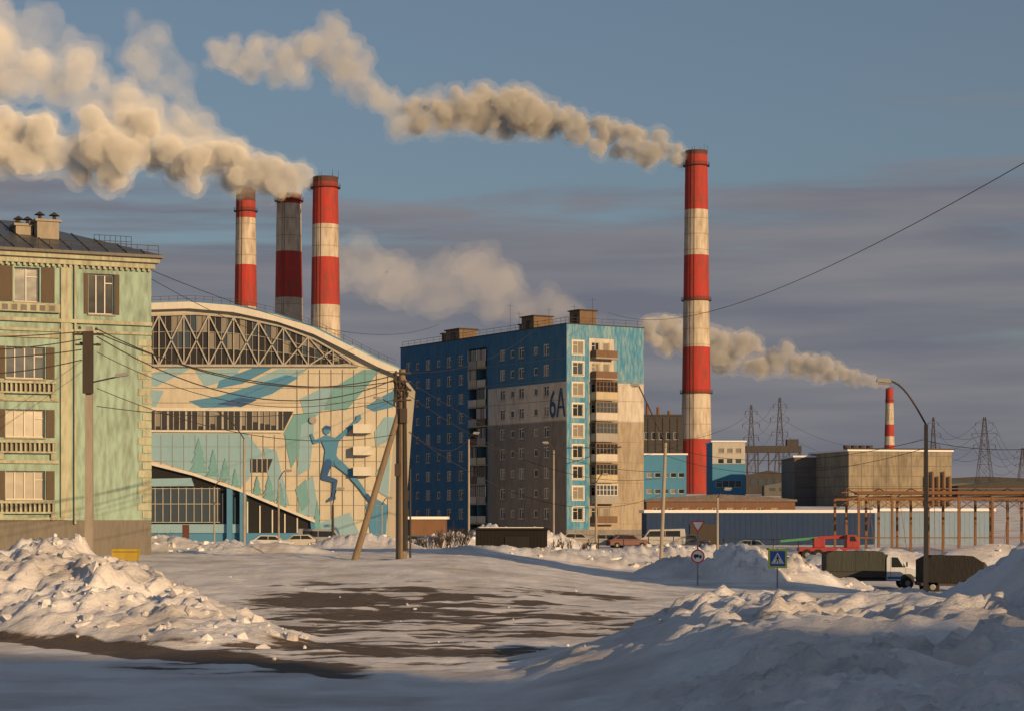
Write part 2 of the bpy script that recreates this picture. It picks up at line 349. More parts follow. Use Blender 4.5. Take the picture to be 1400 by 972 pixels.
for i,z in enumerate(fl):
    for a,b2,c,d in ((.75,.95,z-1,z+1),(2.55,2.75,z-1,z+1),(.95,2.55,z-1,z-.9),(.95,2.55,z+.8,z+1)):
        o.p('window_surrounds',FRW).fbox(F2,a,b2,c,d,.0,.05)
    a,b2=3.75,7.1
    o.p('balcony_slabs',CONC).fbox(F2,a,b2,z-1.4,z-1.2,0,1.3)
    pm=random.choice(BALM[:4]+[BALM[0]])
    r=o.p('balcony_panels',pm)
    r.fbox(F2,a,b2,z-1.2,z-.3,1.22,1.3); r.fbox(F2,a,a+.07,z-1.2,z-.3,0,1.22); r.fbox(F2,b2-.07,b2,z-1.2,z-.3,0,1.22)
    if random.random()<.75:
        ft=random.choice([FRW,FRW,WOOD,RUST])
        o.p('balcony_glazing',random.choice([GLS,GLS2,GLS3])).fbox(F2,a+.03,b2-.03,z-.3,z+1.0,1.22,1.26)
        for k in range(7):
            uu=a+(b2-a)*k/6; o.p('balcony_frames',ft).fbox(F2,uu-.05,uu+.05,z-.3,z+1.05,1.2,1.31)
        for zz in (z-.3,z+.4,z+1.02): o.p('balcony_frames',ft).fbox(F2,a,b2,zz,zz+.07,1.19,1.3)
        o.p('balcony_roofs',ft).fbox(F2,a-.1,b2+.1,z+1.1,z+1.18,0,1.4)
o.p('walls',BLU).ng([F1(45.6,zb,0),F1(45.6,zt,0),F1(45.6,zt,0)+Vector((.855*12.2,.52*12.2,0)),F1(45.6,zb,0)+Vector((.855*12.2,.52*12.2,0))])
c=F2(12.2,0,0); cc=F1(45.6,0,0)+c
o.p('walls',BLU).ng([c+Vector((0,0,zb)),c+Vector((0,0,zt)),cc+Vector((0,0,zt)),cc+Vector((0,0,zb))])
o.p('roof',SNOWM).ng([F1(0,zt-.5,0),F1(45.6,zt-.5,0),cc+Vector((0,0,zt-.5)),c+Vector((0,0,zt-.5))])
for z in fl:
    o.p('panel_seams',BGR).fbox(F1,0,20.2,z-1.36,z-1.30,0,.012); o.p('panel_seams',BLU).fbox(F1,25.4,45.6,z-1.36,z-1.32,0,.012)
    o.p('panel_seams2',BGR).fbox(F2,7.4,12.2,z-1.36,z-1.31,0,.012)
for u in (3.2,6.4,9.6,12.5,15,18): o.p('panel_seams',BGR).fbox(F1,u-.02,u+.03,zb,15.6,0,.013)
o.p('parapet_cap',IRON).fbox(F1,-.1,45.7,zt,zt+.12,-.4,.08); o.p('parapet_cap',IRON).fbox(F2,.3,12.3,zt,zt+.11,-.4,.08)
LH=paint('lift_house',(.16,.11,.075),(.08,.06,.04))
def roofbox(u,w,h,lw,lu,m=LH):
    A=F1(u,0,0)+Vector((.855*w,.52*w,0)); FF=frame((A.x,A.y,0),(-.52,.855),(-.855,-.52))
    o.p('lift_houses',m).fbox(FF,0,lu,zt-.5,zt+h,-lw,0); o.p('lift_house_caps',IRON).fbox(FF,-.2,lu+.2,zt+h,zt+h+.15,-lw-.2,.2)
    o.p('lift_house_doors',IRON).fbox(FF,lu*.3,lu*.6,zt,zt+h*.8,0,.04)
roofbox(3,4,2.2,2.6,2.5); roofbox(14.5,4,2.4,3,3.2); roofbox(17.9,5,1.6,2,2); roofbox(35,4,2.2,3,4); roofbox(41,5,2.0,2,1)
rl=o.p('roof_rails',IRON)
for F,W in ((F1,45.6),(F2,12.2)):
    k=0
    while k<=W: rl.cyl(F(k,zt,-.3),F(k,zt+.9,-.3),.03,.03,4); k+=1.9
    rl.cyl(F(0,zt+.9,-.3),F(W,zt+.9,-.3),.03,.03,4); rl.cyl(F(0,zt+.5,-.3),F(W,zt+.5,-.3),.02,.02,4)
for u,w,h in ((3,6,4),(9,3,3),(20,5,3.5),(24,6,5),(12,9,4)):
    A=F1(u,0,0)+Vector((.855*w,.52*w,0)); rl.cyl((A.x,A.y,zt),(A.x,A.y,zt+h),.04,.03,4); rl.cyl((A.x-.5,A.y,zt+h-.3),(A.x+.5,A.y,zt+h-.3),.02,.02,4)
o.p('plinth',BGR).fbox(F1,-.05,45.6,zb,1.5,0,.08); o.p('plinth',BGR).fbox(F2,-.05,12.25,zb,1.5,0,.08)
blk=o.done()
DBL=paint('number_blue',(.025,.075,.18),(.04,.10,.20),scale=1)
def text(s,size,mat,loc,xdir,ndir,parent,name,sx=1,ext=.01):
    cu=bpy.data.curves.new(name,'FONT'); cu.body=s; cu.size=size; cu.extrude=ext; cu.align_x='CENTER'; cu.offset=.05
    ob=bpy.data.objects.new(name,cu); sc.collection.objects.link(ob); cu.materials.append(mat)
    xv=Vector((*xdir,0)).normalized()*sx; nv=Vector((*ndir,0)).normalized(); zv=Vector((0,0,1))
    M=Matrix((xv,zv,nv)).transposed().to_4x4(); M.translation=Vector(loc); ob.matrix_world=M
    ob.parent=parent; ob.matrix_parent_inverse=parent.matrix_world.inverted() if parent else Matrix()
    return ob
bpy.context.view_layer.update()
p=F1(2.2,16.3,.04)+Vector((7.1,266,0)); t=text('6А',5.0,DBL,p,(.52,-.855),(-.855,-.52),blk,'house_number',.68)
# ------------------------------------------------------------ sports hall
CR=paint('hall_cream',(.49,.45,.36),(.40,.36,.28),scale=.5,amt=.7)
HL=paint('hall_light_blue',(.23,.37,.43),(.19,.31,.37),scale=.5); HM=paint('hall_blue',(.07,.21,.35),(.09,.21,.32),scale=.5)
HT=paint('hall_teal',(.15,.31,.33),(.13,.27,.29),scale=.5); HD=paint('hall_deep_blue',(.035,.09,.22),(.045,.11,.22),scale=.5); HG=paint('hall_grey',(.32,.31,.30),scale=.6)
HW=paint('hall_white',(.58,.55,.48),(.46,.43,.38),scale=.5)
D=230; s=D/FL
o=O('sports_hall',(X(370,D),D,0)); ox=X(370,D)
FH=lambda u,z,w: Vector((X(u,D)-ox,-w,Z(z,D)))   # surveyed facade grid -> metres
arc=[(60,446),(130,428),(200,418),(260,416),(320,421),(380,434),(430,451),(480,476),(515,494),(546,507)]
o.p('walls',CR).fprism(FH,arc+[(541,560),(527,748),(527,770),(60,770)],-38,0)
for i in range(len(arc)-1):
    a,b2=arc[i],arc[i+1]
    o.p('roof_edge',HW).hexa([FH(a[0],a[1]+7,0),FH(b2[0],b2[1]+7,0),FH(b2[0],b2[1]+7,.9),FH(a[0],a[1]+7,.9),FH(a[0],a[1]-2,0),FH(b2[0],b2[1]-2,0),FH(b2[0],b2[1]-2,.9),FH(a[0],a[1]-2,.9)])
    o.p('roof_blue_band',HM if 250<a[0]<440 else HL).hexa([FH(a[0],a[1]-1,0),FH(b2[0],b2[1]-1,0),FH(b2[0],b2[1]-1,-3),FH(a[0],a[1]-1,-3),FH(a[0],a[1]-5,-.4),FH(b2[0],b2[1]-5,-.4),FH(b2[0],b2[1]-5,-3),FH(a[0],a[1]-5,-3)])
def pol(part,mat,pts,w0=0,w1=.03): o.p(part,mat).fprism(FH,pts,w0,w1)
mur=[(HL,[(202,512),(232,503),(262,503),(214,528),(202,527)]),(HL,[(266,506),(330,503),(318,518),(280,528)]),(HM,[(300,520),(345,503),(372,503),(332,524),(296,531)]),
(HL,[(345,521),(380,504),(420,505),(400,520),(366,531)]),(HM,[(258,548),(300,541),(392,512),(408,516),(372,538),(318,556),(276,557)]),(HD,[(296,552),(330,543),(352,546),(330,556)]),
(HT,[(455,530),(497,505),(520,505),(500,530),(474,560),(443,560)]),(HL,[(410,545),(445,528),(455,531),(442,560),(420,580)]),(HL,[(202,532),(224,534),(214,555),(202,556)]),
(HL,[(202,592),(262,592),(338,592),(360,620),(340,655),(330,666),(262,645),(202,626)]),(HT,[(388,592),(402,566),(432,566),(420,600),(398,640)]),
(HL,[(360,610),(378,616),(396,690),(372,682)]),
(HL,[(412,580),(430,572),(424,640),(406,650)]),(HM,[(500,556),(520,543),(541,532),(538,556),(512,562)]),(HL,[(512,590),(526,570),(540,570),(535,600),(514,610)]),
(HL,[(412,662),(428,650),(436,700),(430,706),(408,702)]),(HT,[(404,668),(418,655),(424,686),(412,700)]),(HM,[(500,690),(512,680),(530,690),(527,742),(508,738)]),
(HL,[(432,716),(478,700),(496,738),(480,743),(432,743)]),(HM,[(432,728),(460,720),(470,743),(432,743)]),(HL,[(514,646),(534,618),(531,680),(518,672)])]
for i,(m_,pts) in enumerate(mur): pol('mural',m_,pts,0,.012+.005*i)
LV=.13
for j,(x,yt,yb,w) in enumerate(((272,598,645,13),(292,614,650,9),(308,626,655,8),(352,650,676,7),(368,650,684,10),(384,660,692,8),(434,684,741,8),(322,640,665,6))):
    for k in range(3):
        y0=yt+(yb-yt)*k*.27; y1=yt+(yb-yt)*(k*.27+.46); ww=w*(.5+.25*k); pol('mural_pines',HT,[(x,y0),(x+ww,y1),(x-ww,y1)],.0,LV+.02+.006*k+.02*(j%2))
AC=[LV+.08]
def ap(mat,pts): AC[0]+=.004; pol('mural_athlete',mat,pts,0.05,AC[0])
def limb(mat,pts):
    for i in range(len(pts)-1):
        (x0,y0,r0),(x1,y1,r1)=pts[i],pts[i+1]; dx,dy=x1-x0,y1-y0; l=math.hypot(dx,dy); nx_,ny_=-dy/l,dx/l
        ap(mat,[(x0+nx_*r0,y0+ny_*r0),(x1+nx_*r1,y1+ny_*r1),(x1-nx_*r1,y1-ny_*r1),(x0-nx_*r0,y0-ny_*r0)])
    for (x0,y0,r0) in pts: ap(mat,[(x0+r0*math.cos(k*.7854),y0+r0*math.sin(k*.7854)) for k in range(8)])
ap(HM,[(447+4.6*math.cos(k*.524),588+5.6*math.sin(k*.524)) for k in range(12)]); ap(HD,[(441,586),(446,581),(453,583),(453,587)])
ap(HM,[(438,598),(446,594),(464,600),(461,614),(460,622),(466,632),(458,637),(443,632),(445,615)])
limb(HM,[(461,601,3.2),(474,589,2.4),(488,574,1.6)]); ap(HM,[(486,576),(488,568),(493,566),(494,572),(490,577)]); limb(HM,[(441,600,3.2),(430,604,2.4),(426,594,1.6)])
limb(HD,[(449,632,5.2),(443,652,3.8),(459,657,2.8)]); limb(HD,[(459,657,2.6),(456,678,1.8)]); ap(HD,[(454,678),(459,678),(459,682),(448,686),(448,683)])
limb(HM,[(462,632,5.2),(478,646,4),(494,666,2.7),(501,677,1.8)]); ap(HD,[(498,676),(503,674),(510,683),(506,686)])
ap(HG,[(428+5*math.cos(k*.524),574+5*math.sin(k*.524)) for k in range(12)])
ina=[(470,487),(430,464),(385,447),(330,435),(270,430),(202,432)]
pol('upper_glazing',glassm('hall_glass',(.03,.028,.025),.15),[(150,500),(488,500)]+ina+[(150,436)],0,.05)
def arcy(x):
    return lerp([(100,445),(150,436),(202,432),(270,430),(330,435),(385,447),(430,464),(470,487),(490,500),(600,560)],x)
LT=paint('lattice_white',(.38,.36,.32),scale=1)
def bar(x0,y0,x1,y1,w=.16,o0=.25,mat=LT): o.p('lattice',mat).cyl(FH(x0,y0,o0),FH(x1,y1,o0),w,w,4)
xx=150; i=0
LITG=glassm('hall_glass_pale',(.22,.20,.16),.3)
while xx<485:
    x2=min(xx+34,485)
    if xx<470: bar(xx,arcy(xx),x2,500,.10); bar(xx,500,x2,arcy(x2),.10)
    bar(xx,arcy(xx),xx,500,.08)
    for q in (.25,.5,.75):
        bar(xx+(x2-xx)*q,arcy(xx+(x2-xx)*q),xx+(x2-xx)*q,500,.03,.1)
    for q in (.33,.66): bar(xx,arcy(xx)*(1-q)+500*q,x2,arcy(x2)*(1-q)+500*q,.035,.1)
    for _ in range(8):
        a=xx+random.randint(0,3)*(x2-xx)/4; q=random.randint(0,2)
        y0=arcy(a+4)*(1-q*.33)+500*q*.33+1; y1=arcy(a+4)*(1-q*.33-.33)+500*(q*.33+.33)
        if y1<499: pol('lit_look_panes',random.choice([LITG,GLS3]),[(a+.6,y1),(a+7,y1),(a+7,y0),(a+.6,y0)],.0,.062+.03*random.random())  # pale panes stand for lit ones, the brightness put into their colour
    xx=x2
for k in range(len(ina)-1): bar(*ina[k],*ina[k+1],.15)
bar(150,500,490,500,.2)
HGL=glassm('hall_glass2',(.045,.045,.045),.15)
pol('band_window',HGL,[(150,561),(401,562),(388,588),(150,587)],0,.14)
pol('band_frame',HW,[(150,557),(405,558),(401,562),(150,561)],0,.3); pol('band_frame',HW,[(150,587.2),(388,588.2),(386,591),(150,590)],0,.3)
for k in range(30):
    x=154+8.3*k
    if x<388: o.p('band_mullions',LT).fbox(FH,x,x+(.9 if k%3 else 2.6),587,562,.14,.22)
    if x<380 and random.random()<.35: o.p('band_blinds',LITG).fbox(FH,x+1,x+7,575+random.random()*8,562,.13,.155)
pol('band_window',HGL,[(343,627),(373,627),(366,645),(343,645)],0,.16)
for k in range(4): o.p('band_mullions',LT).fbox(FH,344+7*k,345.2+7*k,645,627,.16,.2)
pol('lower_glazing',glassm('hall_glass3',(.025,.024,.024),.12),[(150,632),(202,634),(266,650),(330,672),(429,713),(432,743),(150,743)],0,.17)
dg=[(150,628),(202,630),(266,646),(330,668),(431,710)]
for k in range(4):
    a,b2=dg[k],dg[k+1]; pol('diagonal_fascia',HW,[a,b2,(b2[0],b2[1]+4),(a[0],a[1]+4)],0,.8)
pol('diagonal_fascia',HM,[(425,711),(430,713),(434,745),(428,745)],0,.6)
pol('entrance_glazing',GLS3,[(150,668),(300,668),(300,713),(150,713)],.17,.6)
for k in range(14):
    x=160+10.6*k; o.p('entrance_mullions',LT).fbox(FH,x,x+1.0,714,666,.6,.7)
for y in (667,688,713): o.p('entrance_mullions',LT).fbox(FH,150,302,y+1,y,.58,.76)
pol('entrance_band',HL,[(150,655),(262,653),(266,664),(150,665)],.17,.5)
pol('base_band',HL,[(150,716),(330,716),(330,728),(150,728)],.17,.7); pol('base_band',HM,[(150,728.2),(427,728.2),(427,743),(150,743)],.17,.5)
for k in range(7): o.p('columns',HW).fbox(FH,304+17*k,305.6+17*k,728,674+5.6*k,.17,.3)
pol('blue_pillar',HM,[(330,672),(338,675),(338,743),(330,743)],.1,1.4); pol('blue_pillar',HM,[(312,667),(319,669),(319,743),(312,743)],.1,1.2)
for (x,y) in ((484,580),(484,610),(484,638)):
    o.p('wall_boxes',HW).fbox(FH,x,x+24,y+12,y,0,1.2)
k=205
while k<540:
    z0=lerp(arc,k); o.p('roof_rails',IRON).cyl(FH(k,z0-4,-1),FH(k,z0-13,-1),.03,.03,4)
    k2=min(k+12,541); z1=lerp(arc,k2); o.p('roof_rails',IRON).cyl(FH(k,z0-13,-1),FH(k2,z1-13,-1),.025,.025,4); o.p('roof_rails',IRON).cyl(FH(k,z0-9,-1),FH(k2,z1-9,-1),.02,.02,4); k+=12
for k in range(22):
    x=205+15.5*k; z0=592 if x<400 else 503
    o.p('seams',HG).fbox(FH,x,x+.3,(640+(x-202)*.3) if x<430 else 742, z0+2,0,.118)
for k in range(12):
    y=510+20*k; x0=202+(0 if y<625 else (y-630)*2.6)
    if not 555<y<592: o.p('seams',HG).fbox(FH,max(202,x0),528,y+.3,y,0,.12)
o.done()
# ------------------------------------------------------------ left ornate building
MINT=paint('mint_plaster',(.28,.40,.34),(.17,.21,.18),scale=.7,amt=1,bump=.2)
MINT2=paint('mint_plaster_trim',(.38,.39,.29),(.24,.23,.17),scale=.9,amt=1)
STON=paint('plinth_stone',(.17,.155,.135),(.10,.09,.08),scale=1.2,bump=.5)
SHUT=paint('brown_shutter',(.10,.075,.055),(.07,.05,.04),scale=2)
ROOFM=paint('roof_metal',(.10,.12,.13),(.16,.12,.10),scale=1.5,rough=.4,metal=.4)
o=O('residential_building',(-19.9,113,0)); FB=frame((0,0,0),(-.905,-.425),(.425,-.905))
holes=[];reps=[0,7.2,14.4,21.6,28.8,36]
for r in reps:
    for (a,b2,c,d) in ((5.85,7.95,12.5,10.8),(5.85,7.95,9.15,7.65),(5.85,7.95,5.85,4.3)): holes.append((a+r,b2+r,d,c,4))
    holes.append((6.15+r,7.5+r,14.9,16.75,2))
holes.append((2.05,3.5,14.4,16.6,3))
def mB(u,z): return STON if z<3.2 else MINT
facade(o,FB,0,44,0,17.3,holes,mB,depth=.35,zl=(3.2,),glass=None)
DEP=14
o.p('walls',MINT).ng([FB(0,0,0),FB(0,17.3,0),FB(0,17.3,-DEP),FB(0,0,-DEP)]); o.p('walls',MINT).ng([FB(44,0,0),FB(44,17.3,0),FB(44,17.3,-DEP),FB(44,0,-DEP)]); o.p('walls',MINT).ng([FB(44,0,-DEP),FB(44,17.3,-DEP),FB(0,17.3,-DEP),FB(0,0,-DEP)])
tr=o.p('trim',MINT2)
tr.fbox(FB,-.15,44,17.0,17.3,0.002,.25); tr.fbox(FB,-.35,44,17.3,17.55,-.3,.5); o.p('cornice_top',STON).fbox(FB,-.5,44,17.55,17.7,-.3,.75)
for k in range(140): tr.fbox(FB,.1+k*.31,.24+k*.31,16.85,17.0,0.002,.2)
tr.fbox(FB,0,44,13.85,14.05,0,.22); tr.fbox(FB,0,44,13.35,13.5,0,.12); tr.fbox(FB,4.6,44,3.2,3.35,0,.15)
rf=o.p('roof',ROOFM); a=[FB(-.5,17.7,.75),FB(44,17.7,.75),FB(44,17.7,-DEP-.5),FB(-.5,17.7,-DEP-.5)]; r1=FB(6,20.2,-7); r2=FB(40,20.2,-7)
rf.ng([a[0],a[1],r2,r1]); rf.ng([a[1],a[2],r2]); rf.ng([a[2],a[3],r1,r2]); rf.ng([a[3],a[0],r1])
for k in range(1,44):
    t=k/44; p0=a[0].lerp(a[1],t); q0=r1.lerp(r2,max(0,min(1,(k-6)/34)))
    if k<6: q0=a[0].lerp(r1,k/6.5)
    o.p('roof_ribs',ROOFM).cyl(p0+Vector((0,0,.04)),q0+Vector((0,0,.04)),.03,.03,4)
for r in reps:
    for u in (4.75,8.85): tr.fbox(FB,u+r-.28,u+r+.28,3.35,16.84,.0,.16)
    for z in (13.0,9.6,6.25): tr.fbox(FB,5.1+r,8.5+r,z,z+.18,0,.14)
    for zc in (10.0,6.8,3.55):
        tr.fbox(FB,5.3+r,8.35+r,zc,zc+.1,0,.3); tr.fbox(FB,5.3+r,8.35+r,zc+.55,zc+.68,0,.3)
        for k in range(12): tr.fbox(FB,5.4+k*.25+r,5.5+k*.25+r,zc+.1,zc+.55,.1,.24)
        o.p('niches',STON).fbox(FB,5.32+r,8.33+r,zc+.1,zc+.55,0.0,.03)
        for u in (5.35,8.1): tr.fbox(FB,u+r,u+.22+r,zc-.35,zc,0,.22)
    for (zlo,zhi) in ((10.8,12.5),(7.65,9.15),(4.3,5.85)):
        o.p('shutters',SHUT).fbox(FB,5.35+r,5.8+r,zlo,zhi,0,.06); o.p('shutters',SHUT).fbox(FB,8.0+r,8.4+r,zlo,zhi,0,.06)
    o.p('shutters',SHUT).fbox(FB,5.35+r,6.05+r,14.9,16.8,0,.06); o.p('shutters',SHUT).fbox(FB,7.6+r,8.3+r,14.9,16.8,0,.06)
    tr.fbox(FB,5.1+r,8.5+r,14.35,14.8,0,.3)
    for k in range(6): o.p('niches',STON).fbox(FB,5.4+r+k*.5,5.7+r+k*.5,14.42,14.72,.3,.32)
o.p('shutters',SHUT).fbox(FB,1.8,2.03,14.4,16.6,0,.05); o.p('shutters',SHUT).fbox(FB,3.52,3.75,14.4,16.6,0,.05)
for k in range(30):
    z=3.3+k*.45; w=.75 if k%2 else .5
    if z<13.2: tr.fbox(FB,0,w,z,z+.38,0,.05)
o.p('drainpipe',MINT2).cyl(FB(4.25,3,.15),FB(4.25,17,.15),.07,.07,8)
for (u,w,h,wd) in ((4.6,-2.2,19.6,1.2),(5.9,-3,19.4,.9),(8.0,-2,19.5,.8),(12,-3,19.7,1.2),(20,-3,19.7,1.2)):
    o.p('roof_stacks',CONC).fbox(FB,u,u+wd,17.6,h,w-1.2,w); o.p('roof_stack_caps',CONC).fbox(FB,u-.12,u+wd+.12,h,h+.12,w-1.3,w+.1)
    for q in (.15,wd-.25): o.p('roof_vents',IRON).cyl(FB(u+q,h+.1,w-.5),FB(u+q,h+.45,w-.5),.1,.1,6); o.p('roof_vents',IRON).cyl(FB(u+q,h+.4,w-.5),FB(u+q,h+.6,w-.5),.32,.02,8)
k=-.3
while k<14:
    o.p('roof_rails',IRON).cyl(FB(k,17.7,.4),FB(k,18.25,.4),.02,.02,4); k+=.6
o.p('roof_rails',IRON).cyl(FB(-.3,18.25,.4),FB(14,18.25,.4),.02,.02,4); o.p('roof_rails',IRON).cyl(FB(-.3,18.0,.4),FB(14,18.0,.4),.015,.015,4)
for k in range(8):
    o.p('roof_rails',IRON).cyl(FB(.6+k*.3,17.8,-2),FB(.6+k*.3,19.0,-2),.02,.02,4)
for z in (18.4,18.7,19.0): o.p('roof_rails',IRON).cyl(FB(.6,z,-2),FB(2.7,z,-2),.02,.02,4)
o.done()
# ------------------------------------------------------------ industrial buildings
def simple_building(name,x0,y0,ud,W,Dp,z0,z1,mats,holes1=(),holes2=(),roof=SNOWM,rows=None):
    o=O(name,(x0,y0,0)); n1=(ud[1],-ud[0])
    F=frame((0,0,0),ud,n1); G=frame((0,0,0),(-n1[0],-n1[1]),(-ud[0],-ud[1])); 
    facade(o,F,0,W,z0,z1,list(holes1),lambda u,z:mats(u,z,0)); facade(o,G,0,Dp,z0,z1,list(holes2),lambda u,z:mats(u,z,1))
    o.p('walls',mats(1,1,0)).ng([F(W,z0,0),F(W,z0,-Dp),F(W,z1,-Dp),F(W,z1,0)]); o.p('walls',mats(1,1,0)).ng([F(0,z0,-Dp),F(W,z0,-Dp),F(W,z1,-Dp),F(0,z1,-Dp)])
    o.p('roof',roof).fbox(F,-.3,W+.3,z1,z1+.35,-Dp-.3,.3)
    return o,F,G
TAN=paint('panel_tan',(.27,.23,.17),(.15,.13,.10),scale=.3,amt=1); GRYP=paint('panel_grey',(.12,.115,.11),(.09,.08,.08),scale=.3)
o,F,G=simple_building('plant_building',X(1160,400),400,(.98,.2),21.5,22,2,15.9,lambda u,z,k:TAN)
for k in range(8): o.p('panel_joints',GRYP).fbox(F,2.6*k,2.6*k+.1,4,15.9,0,.03)
for k in range(6): o.p('panel_joints',GRYP).fbox(F,0,21.5,5+2*k,5.08+2*k,0,.035); o.p('panel_joints',IRON).fbox(G,0,22,5+2*k,5.06+2*k,0,.03)
for k in range(4):
    o.p('roof_fans',IRON).cyl(F(1.5+1.6*k,16.2,-5),F(1.5+1.6*k,17.2,-5),.6,.7,10)
o.p('roof_edge',IRON).fbox(F,-.4,22,16.25,16.5,-.2,.4)
for k in range(5): o.p('side_pipes',RUST).cyl(F(16+1.2*k,5,.6),F(16+1.2*k,11+k%2,.6),.25,.25,8)
o.done()
o,F,G=simple_building('plant_shaded_side',X(1086,418),418,(1,0),11.2,20,3,15.2,lambda u,z,k:GRYP)  # stands for the plant's shaded left face, shade put into the darker panels
for k in range(5): o.p('panel_joints',IRON).fbox(F,0,11.2,5+2*k,5.07+2*k,0,.03)
o.done()
PB=paint('panel_blue',(.06,.20,.34),(.08,.22,.33),scale=.3); PW=paint('panel_white',(.42,.40,.36),(.32,.30,.27),scale=.3); DK=paint('panel_dark',(.06,.058,.06),scale=.4)
hw=[(1.2+1.9*k,2.5+1.9*k,z,z+1.1,1) for k in range(3) for z in (14.7,17.0)]
o,F,G=simple_building('office_building',X(974,450),450,(1,0),7.2,14,4,19.4,lambda u,z,k: PW if z>13 else PB,hw+[(.8,6.4,9.5,11,4)]); o.done()
o,F,G=simple_building('workshop_building',X(878,440),440,(1,0),9.5,20,4,16.3,lambda u,z,k:PB,[(1+1.7*k,2.2+1.7*k,z,z+1,1) for k in range(5) for z in (8,11.5)]); o.done()
o,F,G=simple_building('factory_hall',X(876,560),560,(1,0),11.5,30,5,30.5,lambda u,z,k:DK,[(1+2*k,2.4+2*k,24+0*k,26,1) for k in range(5)],roof=DK)
for k in range(6): o.p('ribs',IRON).fbox(F,2*k,2*k+.2,5,30,0,.2)
for k in range(3): o.p('ducts',RUST).cyl(F(2+3*k,30,-3),F(2+3*k,34-k,-3),.5,.5,8)
o.done()
BRK=paint('brown_brick',(.17,.095,.06),(.11,.065,.045),scale=.8)
RF2=paint('weathered_roof',(.13,.10,.09),(.22,.21,.22),scale=.7,streak=False)
o,F,G=simple_building('low_brick_building',X(884,330),330,(1,0.02),24,14,.5,5.6,lambda u,z,k:BRK,[(1+2.4*k,2.2+2.4*k,3.3,4.6,2) for k in range(9)],roof=RF2); 
o.p('roof_hump',RF2).ext([(0,5.95),(4,6.4),(12,6.8),(20,6.4),(24,5.95)],1,12); o.done()
NB=paint('navy_siding',(.022,.045,.11),(.035,.055,.10),scale=.6); LB=paint('pale_siding',(.20,.28,.38),(.16,.22,.30),scale=.6)
o,F,G=simple_building('blue_warehouse',X(884,236),236,(1,0),26.2,9,-1.5,3.7,lambda u,z,k:NB)
for k in range(44): o.p('siding_ribs',NB).fbox(F,.6*k,.6*k+.08,-1,3.7,0,.02)
o.p('doors',IRON).fbox(F,5,8,-1,2.4,.06,.12); o.done()
o,F,G=simple_building('pale_shed',X(1196,246),246,(1,0),14.2,8,-1.5,3.9,lambda u,z,k:LB)
for k in range(24): o.p('siding_ribs',LB).fbox(F,.6*k,.6*k+.08,-1,3.9,0,.02)
o.done()
o,F,G=simple_building('garage_row',X(560,262),262,(1,0),4.6,6,-1,2.9,lambda u,z,k:BRK); o.done()
o=O('metal_garage',(X(650,168),168,0)); z0=Hh(X(700,168),168,False)[0]-.4
BKM=paint('black_sheet',(.012,.011,.011),(.022,.016,.013),scale=1.5)
o.p('body',BKM).box(0,5.9,0,3.2,z0,2.25); o.p('roof',BKM).box(-.15,6.05,-.2,3.3,2.25,2.4)
for k in range(20): o.p('ribs',BKM).box(.15+.29*k,.19+.29*k,-.02,0,z0,2.2)
o.p('door',paint('door_dark',(.02,.02,.02))).box(2.4,4.4,-.09,-.02,z0,1.7); o.p('roof_snow',SNOWM).box(0.3,5.6,.3,3.1,2.4,2.46); o.done(.02)
# ------------------------------------------------------------ rusty steel frame
o=O('steel_pipe_rack',(X(1174,190),190,0)); m=RUST; ps=o.p('posts',m); bs=o.p('beams',m)
n=10
for row in range(3):
    yy=row*7
    for k in range(n):
        x=k*3.1; ps.box(x-.11,x+.11,yy-.11,yy+.11,-2,5.1)
        if k<n-1:
            bs.box(x+.11,x+2.99,yy-.07,yy+.07,4.9,5.1); bs.beam((x,yy,4.0),(x+1.3,yy,4.88),.05); bs.beam((x+3.1,yy,4.0),(x+1.8,yy,4.88),.05)
            if row==0: bs.box(x+.11,x+2.99,yy-.05,yy+.05,1.3,1.4)
for k in range(n):
    x=k*3.1; bs.box(x-.1,x+.1,.13,13.87,5.1,5.25); 
    bs.beam((x,0,5.3),(x,7,6.0),.07); bs.beam((x,14,5.3),(x,7,6.0),.07); bs.beam((x,7,5),(x,7,6),.06)
for yy in (3.5,7,10.5): bs.box(0,27.9,yy-.05,yy+.05,5.62 if yy!=7 else 5.95,5.72 if yy!=7 else 6.05)
for k in range(3): o.p('pipes',RUST).cyl((0,1+k*.7,5.5),(28,1+k*.7,5.5),.14,.14,8)
for _ in range(14):
    x=random.uniform(0,27); yy=random.uniform(0,13); bs.beam((x,yy,-1),(x+random.uniform(-1,1),yy,5.0),.04)
o.done()
# ------------------------------------------------------------ pylons
def pylon(b,d,top,bot,half):
    x=X(b,d); z0=min(Z(bot,d),base(x,d)-1); z1=Z(top,d); H=z1-z0; w=half*d/FL
    o=O('power_pylon',(x,d,z0)); p=o.p('lattice',IRON); t=max(.12,.0002*d*.9)
    lv=[0,.22,.42,.58,.72,.84,.93,1.0]
    def hw(q): return w*(.75*(1-q)**1.1+.10)
    for i in range(len(lv)-1):
        a,c=lv[i],lv[i+1]; ra,rc=hw(a),hw(c)
        A=[Vector((sx*ra,sy*ra,a*H)) for sx,sy in ((-1,-1),(1,-1),(1,1),(-1,1))]; C=[Vector((sx*rc,sy*rc,c*H)) for sx,sy in ((-1,-1),(1,-1),(1,1),(-1,1))]
        for k in range(4):
            p.beam(A[k],C[k],t); p.beam(A[k],C[(k+1)%4],t*.6); p.beam(A[(k+1)%4],C[k],t*.6); p.beam(C[k],C[(k+1)%4],t*.6)
    for q,l in ((.66,1.0),(.80,1.15),(.93,.8)):
        for sgn in (-1,1):
            p.beam((0,0,q*H),(sgn*w*l,0,q*H),t*.8); p.beam((0,0,(q+.05)*H),(sgn*w*l,0,q*H),t*.6)
            p.cyl((sgn*w*l,0,q*H),(sgn*w*l,0,q*H-H*.035),t*.9,t*.9,5)
    o.done(); return (x,d,z0,H,w)
